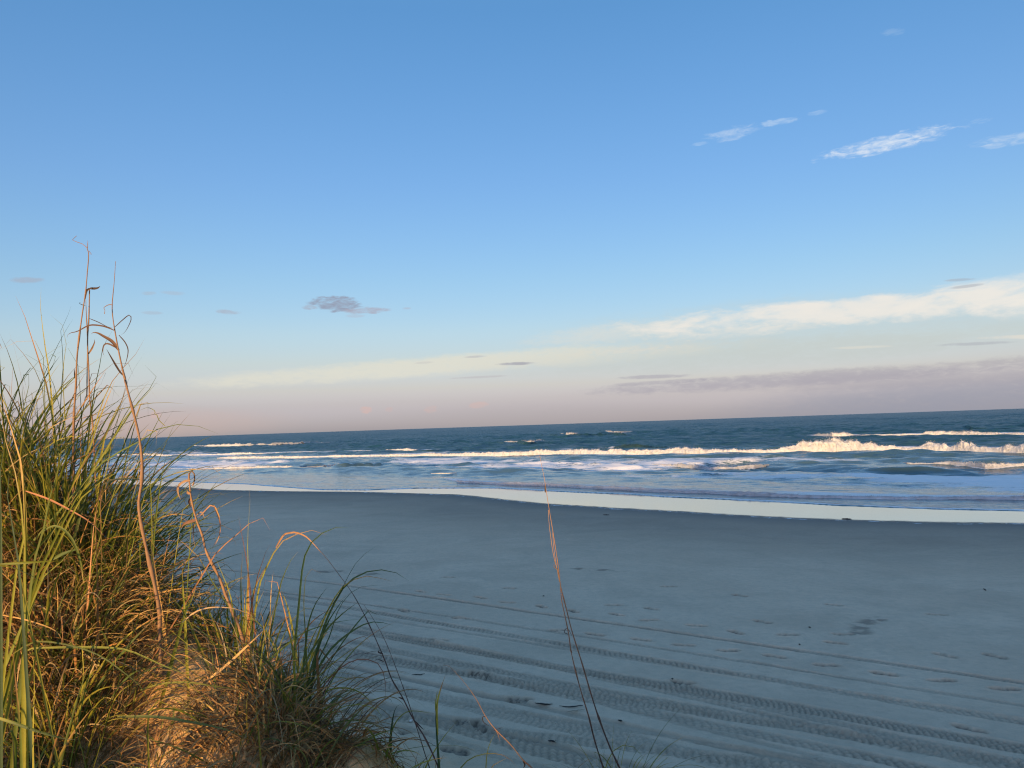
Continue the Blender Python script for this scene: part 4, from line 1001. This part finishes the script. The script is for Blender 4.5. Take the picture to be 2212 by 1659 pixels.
# dark sparse growth along the lower edge
clump('sparse dark wiry clump at the seaward foot of the dune', 400, 790, 3.1, seed=23,
      green=[dict(n=46, L=(.15, .42), tilt=(15, 75), bend=(30, 100), spread=.22, w=(.003, .006))], dry=[dict(n=200, L=(.12, .38), tilt=(20, 85), bend=(20, 100), spread=.3, w=(.002, .005), kind='old')],
      traced=[(q4((1010, 1659), (1030, 1560), (1035, 1450), (1050, 1330), (1070, 1270), (1100, 1250)), 3.0, dict(w=.012, tone=(.05, .085, .04))), (q4((1000, 1600), (1050, 1400), (1120, 1310), (1190, 1295), (1310, 1312)), 3.0, thin),
              (q4((820, 1560), (850, 1480), (900, 1390)), 3.0, mid), (q4((1040, 1600), (1100, 1550), (1250, 1520), (1450, 1515), (1585, 1555)), 3.0, thin), (q4((860, 1620), (920, 1520), (1020, 1460)), 3.0, mid)],
      traced_dry=[(q4((700, 1440), (850, 1500), (1000, 1580), (1120, 1640)), 3.0, dict(w=.006, tone=(.08, .05, .04))), (q4((590, 1310), (700, 1460), (800, 1520), (900, 1590)), 3.0, dict(w=.006, tone=(.08, .05, .04)))])
clump('single upright green shoot with narrow tip between the two crossing dark stems', 436, 800, 3.05, seed=24,
      green=[dict(n=16, L=(.12, .34), tilt=(15, 70), bend=(20, 80), spread=.10, w=(.003, .005))], dry=[dict(n=60, L=(.1, .3), tilt=(20, 85), bend=(20, 100), spread=.22, w=(.002, .004), kind='old')],
      traced=[(q4((1345, 1690), (1332, 1500), (1322, 1350), (1322, 1290), (1335, 1230)), 3.0, dict(w=.012, tone=(.055, .10, .045))), (q4((1335, 1450), (1328, 1280), (1345, 1180), (1385, 1060)), 3.0, dict(w=.007, root=False)), (q4((1330, 1350), (1320, 1260), (1332, 1160)), 3.0, dict(w=.004, root=False))])
clump('few thin dark leaves beside the foot of the lone orange stem', 490, 800, 3.1, seed=25,
      green=[dict(n=22, L=(.14, .38), tilt=(15, 75), bend=(20, 80), spread=.14, w=(.003, .005))],
      traced=[(q4((1640, 1690), (1650, 1560), (1680, 1470), (1710, 1430)), 3.1, mid), (q4((1660, 1690), (1690, 1640), (1780, 1595)), 3.1, dict(w=.008)), (q4((1480, 1659), (1560, 1590), (1680, 1565), (1780, 1590), (1840, 1655)), 3.1, thin)])
clump('small round tuft of wiry leaves at the foot of the two crossing stems', 620, 795, 3.1, seed=26,
      green=[dict(n=80, L=(.2, .46), tilt=(5, 65), bend=(30, 110), spread=.06, w=(.002, .0035))], dry=[dict(n=50, L=(.15, .36), tilt=(20, 80), bend=(20, 100), spread=.08, w=(.002, .004), kind='old')],
      traced=[(c5([(600, 1680), (640, 1580), (700, 1545), (760, 1565), (810, 1640)]), 3.1, thin), (c5([(460, 1680), (500, 1630), (560, 1600)]), 3.1, thin), (c5([(590, 1680), (600, 1580), (620, 1510)]), 3.1, thin)])
# ------------------------------------------------------------------ loose straw lying over the dune
def straw():
    r = np.random.default_rng(77); n = 4600
    x = r.uniform(-4.2, .12, n); y = r.uniform(1.5, 4.7, n)
    bare = np.exp(-(((x + 1.40) / .56) ** 2 + ((y - 3.15) / .52) ** 2) ** 2)
    k = (r.random(n) > bare * .96) & (ground(x, y) > 1.75)
    x, y = x[k], y[k]; n = len(x)
    B = Blades(); out = []
    s = np.linspace(0, 1, SEG)
    ln = r.gamma(3, .07, n) + .05; ph = r.normal(-.9, 1.2, n)
    pp = ph[:, None] + r.normal(0, .9, (n, 1)) * s[None] ** 1.5
    dx = np.cumsum(np.cos(pp), 1) * (ln / SEG)[:, None]; dy = np.cumsum(np.sin(pp), 1) * (ln / SEG)[:, None]
    X, Y = x[:, None] + dx, y[:, None] + dy
    lift = r.gamma(1.3, .035, (n, 1)) * np.sin(np.pi * np.clip(s[None] * r.uniform(.6, 1.1, (n, 1)), 0, 1)) + r.uniform(.002, .03, (n, 1))
    P = np.stack([X, Y, ground(X, Y) + lift], -1)
    side = unit(np.stack([-np.sin(pp), np.cos(pp), r.normal(0, .5, (n, 1)) * np.ones_like(pp)], -1))
    B.add(P, side, taper(s, n) * r.uniform(.0022, .0055, n)[:, None], leaf_colours(n, 'dry', r))
    o = B.mesh('dry_grass', M_dry, None, (0, 0, 0)); tag(o, 'loose straw and dead leaves littering the dune sand', 'dry grass', kind='stuff')
straw()

# ------------------------------------------------------------------ dead stalks and seed stems
def stalk(name, label, pts, d0, d1, r0, r1, col, leaves=(), twigs=(), knots=(), group='dead seed stalks'):
    L = line3(pts, d0, d1); base = L[0]
    o = empty(name, base, label, 'dry stalk' if group else 'stalk', group)
    tube(L, r0, r1, 'stem', M_stalk, o, base, col, k=60, knots=knots)
    for lp, w, tone in leaves:
        B = Blades(); traced_leaf(B, lp, d0 + (d1 - d0) * .6, None, w, 'dry', root=False, tone=tone)
        B.mesh('leaf', M_dry, o, base, fold=.35)
    for tp, ra in twigs:
        tube(line3(tp, d0 + (d1 - d0) * .6, None, False), ra, ra * .35, 'twig', M_stalk, o, base, col if np.ndim(col) == 1 else col[-1], k=16)
    return o
BR = (.25, .15, .085); DK = (.065, .042, .032); OR = (.30, .16, .085)
stalk('dead_stalk', 'thickest straight dead stalk, tallest of all and bent over at its tip', c2([(712, 900), (712, 700), (715, 350)]) + c1([(735, 1500), (745, 1250), (770, 1020), (800, 800), (830, 600), (845, 420), (858, 260), (845, 190), (800, 150), (740, 128), (697, 113), (715, 105), (728, 95), (740, 70)]), 3.75, 3.85, .0082, .0012, BR,
      leaves=[(c1([(820, 745), (790, 735), (765, 720), (785, 715)]), .004, DK), (c1([(725, 1450), (718, 1350)]), .006, BR)], twigs=[(c1([(846, 190), (850, 115)]), .0018), (c1([(858, 215), (885, 248), (870, 245)]), .0015)], knots=(.3, .5, .7))
stalk('dead_stalk', 'slim pale dead stalk just right of the thickest one, snapped at the top', c2([(905, 560), (880, 250)]) + c1([(868, 1659), (858, 1350), (850, 1220), (848, 1050), (858, 900), (864, 700), (867, 578)]), 3.8, 3.85, .0045, .0028, BR,
      leaves=[(c1([(870, 577), (910, 580), (945, 575), (970, 557)]), .010, DK), (c1([(870, 577), (840, 600), (830, 640), (825, 690)]), .008, DK), (c1([(855, 1215), (890, 1160), (915, 1100), (912, 1070)]), .007, BR)], twigs=[(c1([(848, 1050), (835, 830), (830, 690)]), .0032), (c1([(840, 1659), (845, 1250), (850, 1000)]), .003)])
stalk('dead_stalk', 'leaning brown dead stalk with curled dry leaves against the sky', c3([(1228, 610), (1215, 380)]) + c2([(1352, 1300), (1368, 1000), (1375, 800), (1350, 560), (1290, 300), (1210, 0)]) + c1([(1235, 1550), (1195, 1400), (1155, 1220), (1135, 1120), (1110, 980), (1090, 850), (1085, 740), (1095, 620), (1105, 520), (1113, 400), (1118, 318)]), 3.3, 3.6, .0092, .001, BR,
      leaves=[(c1([(1105, 985), (1050, 960), (980, 940), (880, 933), (820, 955), (770, 985), (720, 1003), (680, 1010), (655, 1030), (648, 1060)]), .006, (.11, .065, .045)), (c1([(1150, 1180), (1110, 1120), (1070, 1080), (1000, 1040), (950, 1012), (905, 1005), (880, 1022)]), .012, (.15, .09, .06)),
              (c1([(1110, 955), (1180, 890), (1250, 836), (1270, 870), (1250, 930), (1210, 1000), (1170, 1030)]), .0035, DK), (c1([(1190, 1420), (1150, 1370), (1090, 1270), (1030, 1165)]), .007, DK), (c1([(1140, 1160), (1050, 1115), (1005, 1130), (995, 1200), (1010, 1230)]), .006, (.13, .08, .055)),
              (c1([(865, 870), (950, 905), (1040, 950), (1090, 960)]), .003, DK), (c1([(1150, 1030), (1210, 1100), (1240, 1180), (1220, 1290), (1190, 1350)]), .004, DK)],
      twigs=[(c1([(1090, 737), (1050, 738), (1005, 765), (1015, 790), (1008, 830), (1015, 815)]), .002)], knots=(.25, .45, .6, .72))
stalk('dead_stalk', 'looped dead stem bent over like a hook before the wet sand', c3([(1860, 640), (1790, 450), (1740, 340), (1690, 200), (1590, 0)]) + c2([(1960, 1500), (1910, 1370), (1870, 1230), (1845, 1100), (1835, 1000), (1828, 930), (1835, 885), (1858, 872), (1880, 900), (1882, 960), (1865, 1010)]), 3.3, 3.45, .0080, .0032, (.29, .17, .09),
      leaves=[(c2([(1840, 960), (1790, 970), (1740, 1000), (1718, 1050), (1730, 1110), (1750, 1150)]), .009, (.32, .21, .13)), (c2([(1890, 1350), (1840, 1360), (1780, 1385), (1750, 1430)]), .012, (.2, .11, .075)), (c2([(1840, 1090), (1815, 1080), (1820, 1060)]), .010, (.36, .22, .13)),
              (c2([(1850, 1130), (1830, 1170), (1850, 1230)]), .010, (.28, .14, .075)), (c2([(1880, 1380), (1870, 1480), (1885, 1600)]), .006, (.3, .19, .12)), (c2([(1900, 1300), (1950, 1270), (1980, 1330)]), .005, (.3, .2, .13)), (c2([(1940, 1300), (2050, 1200), (2100, 1280), (2130, 1380), (2120, 1500), (2040, 1640)]), .005, (.38, .2, .12))], knots=(.35, .55))
SG = 'thin seed stems rising from below the frame'
two = [DK, DK, (.24, .13, .07), OR, (.42, .25, .13)]  # shaded foot and sunlit top painted into the stem colour
stalk('seed_stem', 'taller of two crossing thin stems, its tip reaching the surf', c5([(690, 1690), (630, 1560), (580, 1430), (540, 1310), (490, 1140), (440, 980), (410, 860), (385, 760), (370, 640), (345, 480), (320, 330), (305, 230), (292, 170), (282, 118)]), 3.0, 3.15, .0036, .0007, two,
      leaves=[(c5([(310, 300), (308, 255)]), .005, DK)], knots=(.25, .4, .6, .75), group=SG)
stalk('seed_stem', 'shorter of two crossing thin stems, ending on the damp sand', c5([(605, 1690), (555, 1530), (525, 1410), (480, 1260), (440, 1100), (425, 1000), (405, 900), (390, 830), (382, 740), (372, 690), (352, 620), (338, 530), (328, 450), (325, 385)]), 3.05, 3.15, .0034, .0008, two,
      leaves=[(c5([(425, 1000), (405, 990), (410, 972), (425, 978), (445, 1015)]), .003, DK), (c5([(375, 680), (355, 668), (352, 650)]), .005, OR), (c5([(440, 1090), (432, 1070)]), .006, DK)], twigs=[(c5([(380, 740), (370, 690), (355, 600), (345, 500)]), .0014)], knots=(.3, .45, .62), group=SG)
stalk('seed_stem', 'thicker dark stem of the pair slanting across the tyre tracks', q4((1350, 1690), (1260, 1480), (1180, 1350), (1110, 1210), (1040, 1090), (1000, 980), (940, 840), (870, 690), (800, 560), (730, 460), (640, 340), (560, 245)), 3.0, 3.15, .0038, .0008, [DK, (.10, .06, .05), DK, DK, (.2, .12, .08)],
      leaves=[(q4((985, 930), (955, 920), (965, 905)), .005, DK), (q4((1115, 1220), (1080, 1205)), .005, DK), (q4((990, 980), (950, 965), (930, 975)), .004, DK), (q4((1190, 1360), (1240, 1410), (1250, 1405)), .004, DK)], knots=(.3, .5, .7), group=SG)
stalk('seed_stem', 'thinner dark stem of the pair slanting across the tyre tracks', q4((1290, 1690), (1250, 1560), (1190, 1370), (1130, 1190), (1060, 1000), (1000, 850), (930, 720), (865, 620)), 3.05, 3.15, .0026, .0007, [DK, DK, DK, (.2, .12, .08)], group=SG)
stalk('seed_stem', 'lone orange brown stem with a kinked foot and fine dangling fibres', q4((1960, 1690), (1880, 1610), (1800, 1510), (1700, 1410), (1640, 1330), (1580, 1220), (1510, 1120), (1430, 1030), (1400, 1008), (1370, 1003)), 3.0, 3.1, .0036, .0008, [DK, DK, OR, (.34, .17, .09), (.4, .26, .15)],
      leaves=[(q4((1640, 1330), (1620, 1335), (1630, 1370), (1680, 1400)), .003, DK), (q4((1880, 1610), (1890, 1640), (1880, 1660)), .007, DK), (q4((1700, 1410), (1720, 1450), (1730, 1490)), .002, OR), (q4((1690, 1420), (1760, 1395)), .0025, DK)], knots=(.2, .45), group=SG)  # dark foot and orange upper stem: shade and sunlight put into colour
# ------------------------------------------------------------------ scraps on the sand
M_twig = plain('wet_wood', (.045, .035, .03)); M_pale = plain('bleached_wood', (.42, .34, .24)); M_shell = plain('shell', (.75, .70, .62), .5)
def scrap(name, label, cat, f, pts, r0, mat, group=None, lift=.006):
    P = []
    for x, y in f(pts):
        p = on_beach(x, y); P.append((p[0], p[1], float(ground(p[0], p[1])) + lift))
    P = np.array(P); base = P[0]
    k = max(12, int(np.linalg.norm(P[-1] - P[0]) / .03)); k = min(k, 40)
    Q = smooth_line(P, k); s = np.linspace(0, 1, k)
    Q[:, 2] += .018 * fbm(s * 6, s * 0 + len(label), 3, 9)
    T = unit(np.gradient(Q, axis=0)); a = unit(np.cross(T, np.array((0, 0, 1.0)))); b = np.cross(T, a)
    rr = r0 * np.sin(np.pi * (.06 + .88 * s)) ** .6 * (.7 + .6 * fbm(s * 9, s * 0, 3, len(label)))
    ang = np.linspace(0, 2 * np.pi, 8)[:-1]
    V = Q[:, None] + rr[:, None, None] * (np.cos(ang)[None, :, None] * a[:, None] * 1.2 + np.sin(ang)[None, :, None] * b[:, None] * .7)
    i = np.arange(k * 7).reshape(k, 7); j = np.roll(i, -1, 1)
    F = np.stack([i[:-1], j[:-1], j[1:], i[1:]], -1).reshape(-1, 4)
    o = mesh_np(name, V.reshape(-1, 3), F, mat, loc=base)
    return tag(o, label, cat, group)
scrap('driftwood_stick', 'longest dark driftwood stick, lying beside the shorter crossing stem', 'stick', S2, [(1535, 992), (1590, 998), (1650, 995), (1695, 990)], .010, M_twig, 'dark sticks on the sand')
scrap('driftwood_stick', 'dark driftwood stick just left of the longest one', 'stick', S2, [(1372, 972), (1410, 978), (1450, 984), (1490, 982)], .012, M_twig, 'dark sticks on the sand')
scrap('driftwood_stick', 'dark driftwood stick between the paired dark stems and the lone orange stem', 'stick', S2, [(545, 785), (590, 783), (635, 778)], .009, M_twig, 'dark sticks on the sand')
scrap('driftwood_stick', 'short dark stick on the sand beside the shaded green clump', 'stick', S2, [(185, 1062), (215, 1060), (243, 1056)], .010, M_twig, 'dark sticks on the sand')
scrap('driftwood_stick', 'small dark stick across the lowest tyre track, left of the crossing stems', 'stick', S2, [(1462, 1224), (1490, 1230), (1510, 1232)], .012, M_twig, 'dark sticks on the sand')
scrap('pale_twig', 'pale bleached twig below the longest dark stick', 'twig', S2, [(1585, 1034), (1640, 1026), (1708, 1019)], .008, M_pale)
scrap('seaweed_scrap', 'small black seaweed scrap right of the crossing stems on smooth sand', 'seaweed', S2, [(1928, 1088), (1942, 1090), (1955, 1096)], .013, M_twig, 'black scraps on the sand')
scrap('seaweed_scrap', 'tiny black scrap left of the crossing stems, above the highest tyre track', 'seaweed', S2, [(1424, 253), (1430, 254), (1436, 254)], .013, M_twig, 'black scraps on the sand')
scrap('seaweed_scrap', 'tiny black scrap above the highest tyre track on the right, below the curved scuff', 'seaweed', S1, [(902, 574), (908, 576), (916, 577)], .012, M_twig, 'black scraps on the sand')
scrap('seaweed_scrap', 'tiny black scrap just above the highest tyre track, between two footprints', 'seaweed', S1, [(842, 680), (847, 681), (852, 682)], .012, M_twig, 'black scraps on the sand')
scrap('seaweed_scrap', 'tiny black scrap beside the wide treaded tracks', 'seaweed', S1, [(70, 890), (75, 892), (80, 893)], .012, M_twig, 'black scraps on the sand')
scrap('seaweed_scrap', 'lone dark scrap on open sand at the right, farthest from any track', 'seaweed', S1, [(1966, 340), (1974, 346), (1981, 352)], .012, M_twig, 'black scraps on the sand')
scrap('seaweed_scrap', 'dark seaweed strand at the edge of the shiny wet sand', 'seaweed', R6, [(1020, 902), (1050, 903), (1085, 905)], .03, M_twig, 'black scraps on the sand')
scrap('seaweed_scrap', 'thin dark strand on the damp sand below the shiny strip', 'seaweed', R8, [(1060, 881), (1080, 882), (1104, 882)], .03, M_twig, 'black scraps on the sand')
scrap('shell', 'little white shell on the sand between the paired dark stems', 'shell', S2, [(535, 1100), (543, 1102), (550, 1104)], .025, M_shell)

# ------------------------------------------------------------------ the person far off on the damp sand
def person():
    foot = on_beach(110.5, 494.0); base = np.array((foot[0], foot[1], float(ground(foot[0], foot[1]))))
    o = empty('person', base, 'person in a teal top and white shorts walking on the damp sand behind the grass', 'person')
    u = np.array((-CT, ST, 0)); side = np.array((ST, CT, 0)); up = np.array((0, 0, 1.0))      # walks away along the shore
    def W(f, s_, z): return u * f + side * s_ + up * z
    def skin(name, verts, edges, mat, parent, root=0, sub=2):
        me = bpy.data.meshes.new(name)
        me.from_pydata([tuple(W(*v[:3])) for v in verts], edges, [])
        ob = bpy.data.objects.new(name, me); C.objects.link(ob); ob.parent = parent; me.materials.append(mat)
        ob.modifiers.new('skin', 'SKIN').use_smooth_shade = True
        for i, v in enumerate(verts):
            sv = me.skin_vertices[0].data[i]; sv.radius = v[3] if isinstance(v[3], tuple) else (v[3], v[3]); sv.use_root = i == root
        ob.modifiers.new('sub', 'SUBSURF').levels = sub; ob.modifiers['sub'].render_levels = sub
        return ob
    sk = plain('skin', (.42, .24, .17), .6); te = plain('teal_cloth', (.02, .14, .17)); wh = plain('white_cloth', (.62, .60, .62)); hr = plain('hair', (.07, .045, .03), .6)
    V = [(0, 0, .92, (.13, .10)), (.01, 0, 1.12, (.115, .085)), (.03, 0, 1.36, (.15, .09)), (.035, 0, 1.47, .055), (.05, 0, 1.54, .05), (.07, 0, 1.62, (.075, .09)), (.07, 0, 1.70, (.07, .085)), (.06, 0, 1.745, .045),
         (.02, .09, .86, .09), (.20, .10, .48, .058), (.14, .10, .12, .038), (.13, .10, .06, .036), (.27, .11, .03, .028),
         (0, -.09, .86, .09), (-.08, -.10, .48, .058), (-.36, -.10, .16, .038), (-.40, -.10, .10, .036), (-.33, -.11, .02, .028),
         (.03, .18, 1.38, .058), (-.08, .23, 1.12, .042), (.02, .24, .90, .032), (.04, .24, .82, .026), (.05, .235, .74, .012),
         (.03, -.18, 1.38, .058), (.06, -.24, 1.10, .042), (.22, -.23, .93, .032), (.29, -.22, .89, .026), (.36, -.21, .86, .012),
         (.07, .245, .755, .010), (.06, .215, .75, .010), (.33, -.25, .84, .010), (.34, -.18, .84, .010)]
    E_ = [(0, 1), (1, 2), (2, 3), (3, 4), (4, 5), (5, 6), (6, 7), (0, 8), (8, 9), (9, 10), (10, 11), (11, 12), (0, 13), (13, 14), (14, 15), (15, 16), (16, 17),
          (2, 18), (18, 19), (19, 20), (20, 21), (21, 22), (2, 23), (23, 24), (24, 25), (25, 26), (26, 27), (21, 28), (21, 29), (26, 30), (26, 31)]
    skin('body', V, E_, sk, o)
    skin('shirt', [(0, 0, .96, (.145, .115)), (.01, 0, 1.12, (.135, .10)), (.03, 0, 1.36, (.168, .105)), (.035, 0, 1.45, .075), (.03, .19, 1.385, .070), (-.03, .215, 1.24, .062), (.03, -.19, 1.385, .070), (.045, -.22, 1.24, .062)],
         [(0, 1), (1, 2), (2, 3), (2, 4), (4, 5), (2, 6), (6, 7)], te, o)
    skin('shorts', [(0, 0, .97, (.15, .12)), (0, 0, .90, (.155, .125)), (.03, .095, .82, .110), (.10, .10, .64, .100), (0, -.095, .82, .110), (-.035, -.10, .64, .100)], [(0, 1), (1, 2), (2, 3), (1, 4), (4, 5)], wh, o)
    skin('hair', [(.045, 0, 1.735, (.085, .09)), (.015, 0, 1.68, (.085, .085)), (-.02, 0, 1.58, .05), (-.03, 0, 1.48, .03)], [(0, 1), (1, 2), (2, 3)], hr, o)
person()
